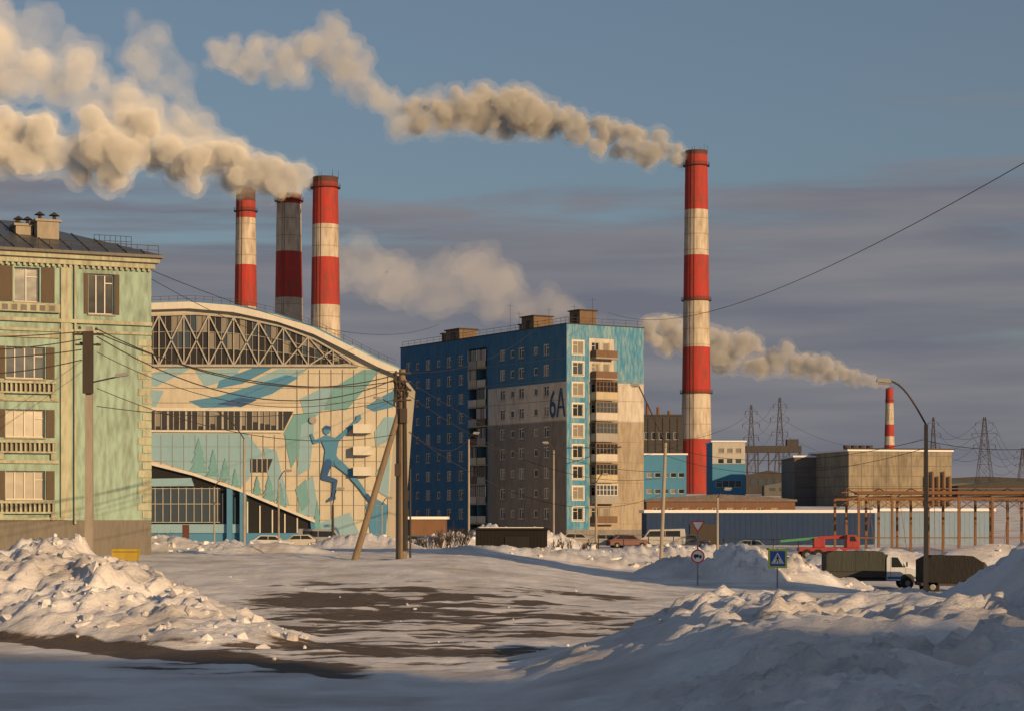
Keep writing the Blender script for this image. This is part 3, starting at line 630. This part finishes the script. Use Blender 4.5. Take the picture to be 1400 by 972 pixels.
PY=[pylon(1027,900,553,640,10),pylon(1066,820,543,640,11),pylon(1276,900,570,650,9),pylon(1346,620,570,672,15),pylon(1398,700,612,668,10)]
o=O('conveyor_gallery',(X(1020,700),700,0)); zc=Z(612,700)
o.p('gallery',DK).box(0,19,0,4,zc-1.5,zc+.8); 
for k in range(6): o.p('legs',IRON).beam((k*3.6+.5,0,8),(k*3.6+.5,0,zc-1.5),.4); o.p('legs',IRON).beam((k*3.6+.5,0,zc-6),(k*3.6+4,0,zc-1.5),.3)
o.p('cabin',DK).box(14,18,0,4,zc+.8,zc+3); o.done()
for (b,d,w,h,mt) in ((1310,600,30,3,DK),(1240,900,50,5,GRYP),(1370,850,40,5,DK),(1110,1200,60,8,DK),(1420,500,20,4,BRK),(1290,1500,60,7,DK),(1020,640,14,6,DK),(1045,600,16,3,GRYP)):
    zz=base(X(b,d),d); o=O('distant_shed',(X(b,d),d,zz-2)); o.p('walls',mt).ext([(0,0),(w,0),(w,h+2),(w/2,h+3.5),(0,h+2)],0,w*.4); 
    for k in range(5): o.p('windows',GLS3).box(w*.1+k*w*.18,w*.2+k*w*.18,-.1,0,h*.5+2,h*.8+2)
    o.done()
# ------------------------------------------------------------ poles, lamps, wires
def gz(x,y): return Hh(x,y)[0]
def wire(a,b,sag,r=.015,n=18,name='power_line'):
    cu=bpy.data.curves.new(name,'CURVE'); cu.dimensions='3D'; cu.bevel_depth=r; cu.bevel_resolution=0
    s=cu.splines.new('POLY'); s.points.add(n)
    for i in range(n+1):
        t=i/n; p=Vector(a).lerp(Vector(b),t); p.z-=sag*4*t*(1-t); s.points[i].co=(*p,1)
    cu.materials.append(IRON); ob=bpy.data.objects.new(name,cu); sc.collection.objects.link(ob); return ob
LG=paint('lamp_grey',(.25,.25,.25))
def lamp(b,d,kb,kt,arm_b,arm_h,lean=0,r=.09,mat=None,curve=True):
    x=X(b,d); z0=gz(x,d)-.5; x1=X(b+lean,d); z1=Z(kt,d); xa=X(arm_b,d); za=Z(arm_h,d)
    o=O('street_lamp',(x,d,z0)); p=o.p('pole',mat or CONC); p.cyl((0,0,0),(x1-x,0,z1-z0),r*1.3,r,10)
    a=o.p('arm',IRON); prev=Vector((x1-x,0,z1-z0)); end=Vector((xa-x,-.6,za-z0)); 
    for i in range(1,9):
        t=i/8; q=Vector((x1-x,0,z1-z0)).lerp(end,t)
        if curve: q.z=(z1-z0)+(za-z1)*math.sin(t*math.pi/2)
        a.cyl(prev,q,.045,.045,6); prev=q
    sg=1 if xa>x1 else -1
    h=o.p('lamp_head',LG); 
    h.ext([(end.x-sg*.1,end.z-.09),(end.x+sg*.55,end.z-.02),(end.x+sg*.5,end.z+.1),(end.x,end.z+.12)],end.y-.13,end.y+.13)
    o.p('lamp_glass',GLS2).box(min(end.x+sg*.05,end.x+sg*.45),max(end.x+sg*.05,end.x+sg*.45),end.y-.1,end.y+.1,end.z-.13,end.z-.07)
    return o.done()
lamp(1266,88,815,580,1212,522,lean=0,r=.085,mat=WOOD)
lamp(903,130,752,605,872,527,lean=7,r=.1,curve=False)
lamp(334,150,745,600,300,566,r=.09); lamp(293,190,745,665,303,657,r=.07)
lamp(381,180,745,655,392,643,r=.07); lamp(455,150,745,690,462,668,r=.08,mat=IRON)
lamp(641,190,765,600,648,592,r=.08); lamp(757,200,745,615,749,605,r=.08); lamp(815,200,740,660,824,648,r=.1); lamp(981,160,745,680,990,668,r=.08)
lamp(522,200,740,690,530,680,r=.07)
def upole(name,b,d,top,w=.17,mat=CONC):
    x=X(b,d); z0=gz(x,d)-.6; z1=Z(top,d); o=O(name,(x,d,z0)); o.p('pole',mat).cyl((0,0,0),(0,0,z1-z0),w*1.15,w*.8,4 if mat is CONC else 10); return o,z1-z0
o,h=upole('utility_pole',122,80,447,.2)
p=o.p('fittings',IRON)
for k,(dx,dz) in enumerate(((-.35,.1),(-.22,-.1),(.3,.05),(.42,-.15),(-.3,-.5),(.35,-.55),(.1,-.3))):
    p.cyl((dx,-.1,h-.2+dz),(dx,-.1,h+.15+dz-.25),.06,.05,8)
p.box(-.6,.6,-.25,-.19,h-.35,h-.27); p.box(-.5,.5,-.25,-.19,h-.75,h-.68); p.box(-.2,.2,-.32,-.15,h-2.6,h-.2)
p.cyl((0,-.2,h-2.2),(1.3,-.5,h-1.95),.03,.03,6); o.p('lamp_head',LG).ext([(1.1,h-2.0),(1.6,h-1.93),(1.55,h-1.82),(1.15,h-1.86)],-.62,-.38)
o.done()
o,h=upole('braced_utility_pole',550,100,505,.2,WOOD)
p2=o.p('second_pole',CONC); p2.cyl((-.22,.3,0),(-.22,.3,h-.3),.17,.13,4)
x=X(550,100); o.p('brace',WOOD).cyl((X(484,100)-x,-.5,.3),(-.1,-.1,h-1.9),.17,.13,10)
p=o.p('fittings',IRON)
for dz in (.2,.6,1.0,1.5): p.box(-.45,.45,-.28,-.2,h-dz-.04,h-dz+.04)
for k in range(10): p.cyl((random.uniform(-.45,.45),-.25,h-random.uniform(0,1.4)),(random.uniform(-.4,.4),-.25,h-random.uniform(.2,1.8)),.05,.05,6)
p.box(-.1,.25,-.4,-.2,h-2.6,h-1.9); p.box(-.35,-.05,-.42,-.2,h-5.2,h-4.6)
for k in range(4): p.cyl((.1+.06*k,-.24,1),(.1+.03*k,-.24,h-1),.025,.025,5)
p.cyl((0,-.2,h-2),(-.95,-.5,h-1.45),.03,.03,6); o.p('lamp_head',LG).ext([(-.9,h-1.5),(-1.4,h-1.42),(-1.35,h-1.33),(-.95,h-1.36)],-.62,-.38)
o.done()
o,h=upole('metal_pole',561,104,640,.05,IRON); o.done()
A=lambda dz,dx=0: (X(122,80)+dx,80,Z(450,80)-dz); Bp=lambda dz,dx=0:(X(550,100)+dx,100,Z(512,100)-dz)
for i,(s_,e_,sg) in enumerate(((0,.0,1.3),(.15,.3,1.0),(.3,.2,1.7),(.9,.6,1.5),(2.3,2.9,1.0),(3.0,1.2,.6))): wire(A(s_,.3),Bp(e_,-.3),sg,.015 if i>2 else .024)
for dz,sg in ((.1,.3),(.4,.5),(.8,.4),(1.2,.6)): wire(A(dz,-.3),(X(-260,70),70,Z(440,70)-dz),sg,.02)
for dz in (1.6,2.2): wire((X(122,80),80,Z(450,80)-dz),FB(3.8,13.5-dz,.1)+Vector((-19.9,113,0)),.3,.015)
for dz,sg in ((.3,1.2),(1.0,1.5),(2.8,2.0)): wire(Bp(dz,.3),(X(903,130),130,Z(640,130)-dz*.6),sg,.014)
wire((X(910,130),130,Z(610,130)),(X(1266,88),88,Z(600,88)),.9,.012); wire((X(1266,88),88,Z(602,88)),(X(1500,80),80,Z(600,80)),.4,.012)
wire((X(910,130),130,Z(622,130)),(X(1266,88),88,Z(612,88)),1.1,.012)
wire(Pt(1500,165,70),Pt(832,428,270),3.2,.02,30); wire(Pt(207,370,113),Pt(600,444,300),2.4,.022,30); wire(Pt(207,382,113),Pt(745,438,272),6,.02,30)
wire(Pt(560,590,100),Pt(640,600,190),1,.02); wire(Pt(640,600,190),Pt(757,612,200),.8,.02); wire(Pt(757,612,200),Pt(1030,560,850),4,.05)
for i in range(len(PY)-1):
    if i in (0,2,3):
        a=PY[i];c=PY[i+1]
        for q in (.66,.8,.93):
            for sg in (-1,1): wire((a[0]+sg*a[4],a[1],a[2]+q*a[3]-1),(c[0]+sg*c[4],c[1],c[2]+q*c[3]-1),5,.05)
a=PY[1];c=PY[2]
for q in (.66,.8): wire((a[0],a[1],a[2]+q*a[3]),(c[0],c[1],c[2]+q*c[3]),9,.06)
# ------------------------------------------------------------ signs
SB=paint('sign_blue',(.02,.09,.42),rough=.4,amt=.15); SY=paint('sign_yellow_green',(.55,.62,.05),rough=.4,amt=.15); SW=paint('sign_white',(.7,.7,.7),rough=.4,amt=.2); SR=paint('sign_red',(.5,.03,.03),rough=.4,amt=.2); SK=paint('sign_black',(.015,.015,.015),rough=.5)
def disc(r,n=28,cx=0,cz=0): return [(cx+r*math.cos(2*math.pi*k/n),cz+r*math.sin(2*math.pi*k/n)) for k in range(n)]
def signF(cz): return lambda u,z,w: Vector((u,-w,cz+z))
def post(o,h,mat=None): o.p('post',mat or LG).cyl((0,.05,0),(0,.05,h),.04,.04,8)
d=98; x=X(1063,d); zc=Z(763,d); z0=gz(x,d)-.3
o=O('pedestrian_crossing_sign',(x,d,z0)); cz=zc-z0; F=signF(cz); post(o,cz+.5)
sq=lambda a:[(-a,-a),(a,-a),(a,a),(-a,a)]
o.p('border',SY).fprism(F,sq(.46),0,.03); o.p('panel',SB).fprism(F,sq(.36),.03,.036); o.p('triangle',SW).fprism(F,[(-.31,-.25),(.31,-.25),(0,.30)],.036,.042)
w=o.p('walking_figure',SK); w.fprism(F,disc(.035,12,.0,.14),.042,.048)
w.fprism(F,[(-.045,.09),(.045,.09),(.035,-.04),(-.035,-.04)],.042,.048); w.fprism(F,[(-.035,-.04),(.01,-.04),(-.07,-.2),(-.11,-.2)],.042,.047); w.fprism(F,[(-.005,-.04),(.035,-.04),(.10,-.2),(.06,-.2)],.042,.046)
w.fprism(F,[(.03,.08),(.12,-.01),(.10,-.03),(.03,.05)],.042,.046); w.fprism(F,[(-.03,.08),(-.11,.0),(-.09,-.02),(-.03,.05)],.042,.046)
for k in range(4): w.fprism(F,[(-.24+.13*k,-.24),(-.19+.13*k,-.24),(-.185+.13*k,-.215),(-.235+.13*k,-.215)],.042,.045)
o.done()
d=100; x=X(954,d); z0=gz(x,d)-.3; zc=Z(760,d)
o=O('no_trucks_sign',(x,d,z0)); F=signF(zc-z0); post(o,Z(708,d)-z0)
o.p('rim',SR).fprism(F,disc(.34),0,.03); o.p('face',SW).fprism(F,disc(.27),.03,.036)
t=o.p('truck_symbol',SK); t.fprism(F,[(-.2,-.06),(.04,-.06),(.04,.1),(-.2,.1)],.036,.042); t.fprism(F,[(.06,-.06),(.2,-.06),(.2,.0),(.14,.06),(.06,.06)],.036,.042); t.fprism(F,disc(.035,12,-.12,-.09),.036,.044); t.fprism(F,disc(.035,12,.12,-.09),.036,.044)
F2_=signF(Z(719,d)-z0); o.p('give_way_rim',SR).fprism(F2_,[(-.36,.27),(.36,.27),(0,-.33)],0,.03); o.p('give_way_face',SW).fprism(F2_,[(-.26,.21),(.26,.21),(0,-.21)],.03,.036)
o.done()
d=150
for b,h in ((254,728),):
    x=X(b,d); z0=gz(x,d)-.3; o=O('road_sign',(x,d,z0)); cz=Z(h,d)-z0; post(o,cz+.5); o.p('panel',paint('sign_brown',(.12,.05,.04))).fprism(signF(cz),[(-.25,-.8),(.25,-.8),(.25,.6),(-.25,.6)],0,.04); o.done()
# ------------------------------------------------------------ vehicles
TIRE=paint('tyre',(.02,.02,.02)); CHR=paint('hub_metal',(.2,.2,.2),rough=.4,metal=.6)
def wheel(o,x,y,r,w=.22):
    o.p('tyres',TIRE).cyl((x,y,r),(x,y+w,r),r,r,20); o.p('hubs',CHR).cyl((x,y-.02,r),(x,y,r),r*.4,r*.45,14)
def car(b,d,col,rz=0,van=False,name='parked_car'):
    x=X(b,d); z=gz(x,d); o=O(name,(x,d,z),rz); M=paint('car_'+str(col),col,rough=.3,amt=.3,streak=False)
    bd=o.p('body',M)
    if van:
        prof=[(-2.4,.35),(2.4,.35),(2.45,.95),(1.9,1.15),(1.35,1.95),(-2.35,2.05),(-2.45,1.2)]; gl=[(1.75,1.2),(1.3,1.8),(-1.9,1.85),(-1.9,1.2)]
    else:
        prof=[(-2.1,.3),(2.1,.3),(2.15,.65),(1.95,.82),(1.0,.95),(.45,1.42),(-1.1,1.45),(-1.75,1.0),(-2.12,.92)]; gl=[(.9,.95),(.42,1.34),(-1.05,1.37),(-1.55,.98)]
    bd.ext(prof,-.85,.85); o.p('glass',GLS).ext(gl,-.865,.865)
    o.p('pillars',M).box(-.35,-.27,-.875,.875,.95 if not van else 1.2,1.4 if not van else 1.85)
    wxx=1.35 if not van else 1.5
    for xx in (-wxx,wxx):
        for yy in (-.88,.66): wheel(o,xx,yy,.32)
    o.p('lights',SW).box(2.1,2.17,-.75,-.5,.6,.75); o.p('lights',SW).box(2.1,2.17,.5,.75,.6,.75); o.p('rear_lights',SR).box(-2.16,-2.1,-.78,-.55,.7,.85); o.p('bumper',SK).box(-2.18,2.2,-.8,.8,.28,.45)
    return o.done(.04)
for b,d,c,rz_,v in ((372,208,(.5,.5,.48),0,False),(408,210,(.45,.42,.38),3.14,False),(440,212,(.25,.26,.28),0,True),(575,200,(.08,.09,.12),.1,False),(832,215,(.3,.3,.3),0,False),(858,214,(.1,.02,.02),0.2,False),(905,216,(.4,.4,.4),3.1,True),(942,218,(.05,.06,.1),0,False),(790,222,(.35,.33,.3),0,False),(1030,205,(.15,.2,.25),0,False)):
    car(b,d,c,rz_,v)
d=98; x=X(172,d); z=gz(x,d); YL=paint('yellow_paint',(.42,.30,.04),(.25,.18,.05))
o=O('yellow_container',(x,d,z-.45)); o.p('tub',YL).ext([(-.5,0),(.5,0),(.62,.85),(-.62,.85)],-.4,.4); o.p('lid',YL).ext([(-.66,.87),(.66,.87),(.55,1.02),(-.55,1.02)],-.45,.45); o.p('feet',SK).box(-.45,.45,-.41,.41,-.1,-.002); o.done(.02)
d=128; x=X(1192,d); z=gz(x,d)-.05
o=O('light_truck',(x,d,z)); TW=paint('truck_white',(.48,.52,.58),(.36,.38,.42),rough=.35); CV=paint('canvas_grey',(.05,.055,.05),(.035,.035,.032),scale=1.5,bump=.5)
o.p('chassis',SK).box(-2.9,2.6,-.7,.7,.5,.7)
o.p('cab',TW).ext([(.75,.55),(2.75,.5),(2.85,.95),(2.7,1.2),(1.95,1.35),(1.5,2.1),(.85,2.15),(.75,1.9)],-.92,.92)
o.p('cab_glass',GLS).ext([(1.05,1.35),(1.82,1.35),(1.45,1.98),(1.05,2.0)],-.935,.935); o.p('windscreen',GLS).hexa([(1.9,-.75,1.42),(1.98,-.75,1.38),(1.98,.75,1.38),(1.9,.75,1.42),(1.52,-.7,2.02),(1.6,-.7,2.0),(1.6,.7,2.0),(1.52,.7,2.02)])
o.p('door_lines',SK).box(1.0,1.015,-.93,.93,.65,1.95); o.p('door_lines',SK).box(1.93,1.945,-.93,.93,.65,1.33); o.p('stripe',paint('stripe_blue',(.06,.14,.3))).box(.78,2.7,-.928,.928,.62,.8)
o.p('grille',SK).box(2.8,2.87,-.5,.5,.65,.95); o.p('headlights',SW).box(2.78,2.88,-.85,-.58,.72,.95); o.p('headlights',SW).box(2.78,2.88,.58,.85,.72,.95); o.p('bumper',SK).box(2.7,2.95,-.9,.9,.38,.55)
o.p('mirror',SK).box(1.95,2.03,-1.15,-.95,1.4,1.7)
o.p('bed',SK).box(-3.0,.65,-1.0,1.0,.72,1.1)
o.p('canvas',CV).ext([(-3.0,1.1),(.65,1.1),(.65,2.2),(.3,2.35),(-2.6,2.35),(-3.0,2.2)],-1.0,1.0)
for k in range(5): o.p('canvas_hoops',CV).box(-2.9+k*.85,-2.84+k*.85,-1.02,1.02,1.1,2.3)
for xx in (-1.9,2.05):
    for yy in (-.98,.74): wheel(o,xx,yy,.38,.24)
o.p('arches',SK).ext([(1.6,.5),(1.65,.8),(1.85,.95),(2.25,.95),(2.45,.8),(2.5,.5)],-.94,.94)
o.done(.03)
d=122; x=X(1298,d); z=gz(x,d)-.1
o=O('covered_truck',(x,d,z)); o.p('canvas',paint('tarp_black',(.016,.016,.018),(.028,.025,.022),scale=1.5,bump=.6)).ext([(-1.8,.7),(1.8,.6),(1.75,1.9),(1.2,2.25),(-1.2,2.3),(-1.8,2.0)],-1.1,1.1); o.p('bed',IRON).box(-1.9,1.9,-1.0,1.0,.5,.72)
o.p('hood',IRON).ext([(1.8,.55),(3.0,.55),(3.05,1.2),(2.3,1.35),(1.9,1.9),(1.8,1.9)],-.9,.9)
for xx in (-1.2,2.4):
    for yy in (-1.0,.76): wheel(o,xx,yy,.42,.24)
o.done(.04)
d=185; x=X(1130,d); z=gz(x,d)+.9
o=O('truck_crane',(x,d,z-.6)); CRD=paint('crane_red',(.28,.022,.022),rough=.4); CG=paint('crane_green',(.05,.22,.10),rough=.4)
o.p('chassis',CRD).box(-2.6,2.8,-.9,.9,.8,1.15); o.p('cab',CRD).ext([(1.7,1.15),(2.8,1.15),(2.8,1.8),(2.5,2.3),(1.7,2.3)],-.9,.9); o.p('cab_glass',GLS).ext([(1.95,1.7),(2.6,1.7),(2.42,2.15),(1.95,2.15)],-.92,.92)
o.p('boom',CRD).beam((-.8,0,2.0),(1.6,0,2.1),.3); o.p('boom_tip',CG).beam((-4.2,0,1.7),(-.8,0,2.0),.24); o.p('turret',CRD).box(-1.2,-.2,-.5,.5,1.15,2.0)
for xx in (-1.9,-.9,2.1):
    for yy in (-.95,.7): wheel(o,xx,yy,.5,.25)
o.done(.03)
# ------------------------------------------------------------ fences
def fence(name,b0,d0,b1,d1,h,mat,step=2.5,bars=3):
    a=Vector((X(b0,d0),d0,0)); c=Vector((X(b1,d1),d1,0)); n=int((c-a).length/step); o=O(name,(a.x,a.y,0)); p=o.p('posts',mat); prev=None
    for i in range(n+1):
        q=a.lerp(c,i/n); z=gz(q.x,q.y); l=q-a; p.cyl((l.x,l.y,z-.3),(l.x,l.y,z+h),.05,.05,5)
        if prev:
            for k in range(bars): zz=h*(k+1)/bars-.05; p.cyl((prev[0].x,prev[0].y,prev[1]+zz),(l.x,l.y,z+zz),.03,.03,4)
        prev=(l,z)
    o.done()
fence('metal_fence',750,205,1160,205,1.5,IRON); fence('metal_fence',1180,175,1400,172,1.6,RUST); fence('metal_fence',560,205,660,205,1.4,IRON)
# ------------------------------------------------------------ shrubs
TW_=paint('twig',(.08,.06,.05),(.05,.04,.03),scale=4)
def shrub(b,d,R,H,n):
    x=X(b,d); o=O('bare_shrub',(x,d,gz(x,d)-.1)); p=o.p('twigs',TW_)
    def br(a,dr,l,r,lev):
        e=a+dr*l; p.cyl(a,e,r,r*.6,3,cap=False)
        if lev>0:
            for k in range(4): br(a.lerp(e,random.uniform(.4,1)),(dr+Vector([random.uniform(-.55,.55) for _ in range(3)])+Vector((0,0,.15))).normalized(),l*.55,r*.6,lev-1)
    for k in range(n):
        t=random.uniform(0,6.28); br(Vector((random.uniform(-R,R)*.6,random.uniform(-R,R)*.6,0)),Vector((math.cos(t)*.35,math.sin(t)*.35,1)).normalized(),H*random.uniform(.4,.6),.03,2)
    o.done()
for b,d,R,H in ((598,175,1.6,2.4),(622,172,1.5,2.8),(612,168,1.8,2.2),(770,180,1.5,1.8),(800,182,1.3,1.5),(575,172,1,1.6),(1008,130,1,1.3),(225,150,1.2,1.5)): shrub(b,d,R,H,16)
# ------------------------------------------------------------ unseen buildings added outside the frame for their shadows
def occluder(x0,y0,ud,W,Dp,z1,zones=MINT):
    hs=[(1.2+3*k,2.6+3*k,1.5+2.9*j,2.9+2.9*j,2) for k in range(int(W/3)) for j in range(int(z1/2.9)-1)]
    o,F,G=simple_building('unseen_shadow_building',x0,y0,ud,W,Dp,-1,z1,lambda u,z,k:zones,hs); o.done()
occluder(14,-62,(1,0),58,13,26.6,BTN)
occluder(72.5,-62,(1,0),66,13,24.6,BGR)  # both rows placed and sized to throw the foreground snow into shade
occluder(52,44,(1,0),9,7,24,BGR)  # narrow block added out of view to cast the band across the snow
# ------------------------------------------------------------ smoke
def volmat(density,ani,col):
    m=bpy.data.materials.new('steam'); m.use_nodes=True; nt=m.node_tree; nt.nodes.clear()
    out=nt.nodes.new('ShaderNodeOutputMaterial'); v=nt.nodes.new('ShaderNodeVolumePrincipled')
    v.inputs['Color'].default_value=(*col,1); v.inputs['Density'].default_value=density; v.inputs['Anisotropy'].default_value=ani
    nt.links.new(v.outputs[0],out.inputs['Volume']); return m
import bmesh
def smoke(name,pts,d,layers,spread=.78,mult=7,rel=(.28,.55),ani=-.6,col=(1,1,1),disp=1.0,seed=11):
    e=bpy.data.objects.new(name,None); sc.collection.objects.link(e); k_=d/FL
    R=max(p[2] for p in pts)*k_
    for li,(rs,dens,vx) in enumerate(layers):
        random.seed(seed); bm=bmesh.new()
        for i in range(len(pts)-1):
            a,b2=pts[i],pts[i+1]; L_=math.hypot(b2[0]-a[0],b2[1]-a[1]); n=max(1,int(L_/(.5*(a[2]+b2[2])/2)))
            for j in range(n):
                t=j/n; bx=a[0]+(b2[0]-a[0])*t; by=a[1]+(b2[1]-a[1])*t; r=(a[2]+(b2[2]-a[2])*t)
                r*=1+.28*noise.noise(Vector((bx*.02,by*.02,seed)))
                for q in range(mult if r>8 else 3):
                    dr=Vector([random.gauss(0,1) for _ in range(3)]).normalized()*r*spread*random.random()**.4
                    rr=r*random.uniform(*rel)
                    bmesh.ops.create_icosphere(bm,subdivisions=2,radius=rr*k_*rs,matrix=Matrix.Translation(Pt(bx,by,d)+dr*k_))
        me=bpy.data.meshes.new('steam_billows'); bm.to_mesh(me); bm.free()
        ob=bpy.data.objects.new('steam_billows',me); sc.collection.objects.link(ob); ob.parent=e
        md=ob.modifiers.new('r','REMESH'); md.mode='VOXEL'; md.voxel_size=vx; md.use_smooth_shade=True
        for sz,st in ((R*.6,R*.38),(R*.25,R*.18),(R*.1,R*.07)):
            tx=bpy.data.textures.new('cl','CLOUDS'); tx.noise_scale=sz; tx.noise_depth=1; tx.cloud_type='GRAYSCALE'
            dm=ob.modifiers.new('d','DISPLACE'); dm.texture=tx; dm.strength=st*disp; dm.mid_level=.5; dm.texture_coords='LOCAL'
        me.materials.append(volmat(dens,ani,col))
smoke('chimney_smoke',[(955,213,10),(943,222,18),(920,214,23),(890,203,27),(860,192,29),(820,182,31),(780,166,37),(735,158,43),(690,157,42),(650,150,36),(600,160,32),(560,150,30)],715,[(.85,.22,.7),(1.3,.03,.9)])
smoke('chimney_smoke',[(660,158,34),(610,162,32),(560,155,38),(520,135,30),(480,100,28),(455,55,38),(425,78,34),(380,88,34),(340,80,28),(300,76,20),(280,72,12)],715,[(1.3,.022,1.0),(.85,.045,1.0)],spread=.85,seed=5)
smoke('chimney_smoke',[(446,252,12),(432,248,22),(400,244,29),(350,235,38),(300,228,46),(240,216,50),(170,205,54),(100,190,56),(30,190,56),(-60,180,60),(-140,180,60)],640,[(.85,.17,.9),(1.3,.028,1.1)],seed=3)
smoke('chimney_smoke',[(395,262,10),(360,236,20),(300,200,30),(240,170,38),(180,140,44),(120,112,46),(60,100,46),(0,90,50),(-80,60,56)],660,[(1.3,.018,1.3),(.85,.04,1.2)],spread=.85,seed=8)
smoke('chimney_smoke',[(130,70,22),(90,60,34),(40,50,42),(0,40,44),(-60,20,50)],690,[(1.3,.014,1.4)],spread=.9,seed=9)
smoke('chimney_smoke',[(336,256,8),(322,236,12),(280,200,14),(252,150,20),(228,105,34),(200,70,38),(175,35,28)],720,[(1.25,.011,1.3),(.8,.014,1.3)],spread=.95,seed=4)
smoke('chimney_smoke',[(1213,530,5),(1195,523,9),(1165,515,14),(1130,505,20),(1090,495,26),(1050,492,29),(1010,482,29),(960,470,28),(915,460,28),(880,455,24)],2200,[(.9,.07,1.9),(1.3,.012,2.6)],seed=6)
smoke('steam_cloud',[(810,440,14),(780,425,22),(740,412,32),(690,398,38),(640,376,50),(590,392,42),(540,385,44),(500,365,40),(440,385,36)],1500,[(1.25,.0048,3),(.8,.005,3)],spread=.85,seed=2)
# ------------------------------------------------------------ world + sun
az=math.atan2(.62,-.785)
el=math.radians(12)
w=bpy.data.worlds.new('World'); sc.world=w; w.use_nodes=True; nt=w.node_tree; N=nt.nodes; L=nt.links; N.clear()
out=N.new('ShaderNodeOutputWorld'); bg=N.new('ShaderNodeBackground'); bg.inputs[1].default_value=.082
sky=N.new('ShaderNodeTexSky'); sky.sky_type='NISHITA'; sky.sun_disc=False; sky.sun_elevation=el; sky.sun_rotation=az; sky.air_density=1.0; sky.dust_density=1.6; sky.ozone_density=2.8
tc=N.new('ShaderNodeTexCoord'); mp=N.new('ShaderNodeMapping'); mp.inputs['Scale'].default_value=(2.6,2.6,27); mp.inputs['Location'].default_value=(3.1,1.2,.4); L.new(tc.outputs['Generated'],mp.inputs[0])
n1=N.new('ShaderNodeTexNoise'); n1.inputs['Scale'].default_value=1.2; n1.inputs['Detail'].default_value=11; n1.inputs['Roughness'].default_value=.58; n1.inputs['Distortion'].default_value=.3; L.new(mp.outputs[0],n1.inputs[0])
sep=N.new('ShaderNodeSeparateXYZ'); L.new(tc.outputs['Generated'],sep.inputs[0])
ramp=N.new('ShaderNodeValToRGB'); L.new(sep.outputs[2],ramp.inputs[0]); cr=ramp.color_ramp
cr.elements[0].position=0; cr.elements[0].color=(.82,)*3+(1,); cr.elements[1].position=.35; cr.elements[1].color=(.25,)*3+(1,)
for ps_,v in ((.08,.74),(.12,.66),(.155,.57),(.175,.40),(.2,.30)): e_=cr.elements.new(ps_); e_.color=(v,v,v,1)
ad=N.new('ShaderNodeMath'); ad.operation='ADD'; L.new(n1.outputs[0],ad.inputs[0]); L.new(ramp.outputs[0],ad.inputs[1])
mr=N.new('ShaderNodeMapRange'); mr.interpolation_type='SMOOTHSTEP'; mr.inputs[1].default_value=.98; mr.inputs[2].default_value=1.17; mr.inputs[4].default_value=.92; L.new(ad.outputs[0],mr.inputs[0])
veil=N.new('ShaderNodeMixRGB'); veil.inputs[0].default_value=.34; veil.inputs[2].default_value=(2.5,2.7,2.9,1); L.new(sky.outputs[0],veil.inputs[1])
mix=N.new('ShaderNodeMixRGB'); L.new(mr.outputs[0],mix.inputs[0]); L.new(veil.outputs[0],mix.inputs[1])
n2=N.new('ShaderNodeTexNoise'); n2.inputs['Scale'].default_value=2.4; n2.inputs['Detail'].default_value=8; L.new(mp.outputs[0],n2.inputs[0])
n2r=N.new('ShaderNodeMapRange'); n2r.inputs[1].default_value=.35; n2r.inputs[2].default_value=.65; L.new(n2.outputs[0],n2r.inputs[0])
cc_=N.new('ShaderNodeMixRGB'); cc_.inputs[1].default_value=(1.85,1.9,2.35,1); cc_.inputs[2].default_value=(2.7,2.6,2.85,1); L.new(n2r.outputs[0],cc_.inputs[0])
L.new(cc_.outputs[0],mix.inputs[2]); L.new(mix.outputs[0],bg.inputs[0]); L.new(bg.outputs[0],out.inputs[0])
sl=bpy.data.lights.new('sun','SUN'); sl.energy=5.0; sl.angle=math.radians(.5); sl.color=(1,.66,.33)
so=bpy.data.objects.new('sun',sl); sc.collection.objects.link(so)
sd=Vector((.62*math.cos(el),-.785*math.cos(el),math.sin(el))); so.rotation_euler=sd.to_track_quat('Z','Y').to_euler(); so.location=(60,-60,80)
# ------------------------------------------------------------ camera
cam=bpy.data.cameras.new('camera'); co=bpy.data.objects.new('camera',cam); sc.collection.objects.link(co); sc.camera=co
cam.sensor_width=36; cam.lens=36*FL/1400; cam.shift_y=(703-486)/1400; cam.clip_end=20000; cam.clip_start=.5
co.location=(0,0,EYE); co.rotation_euler=(math.radians(90),0,0)
sc.view_settings.view_transform='Standard'; sc.view_settings.look='None'; sc.view_settings.exposure=0
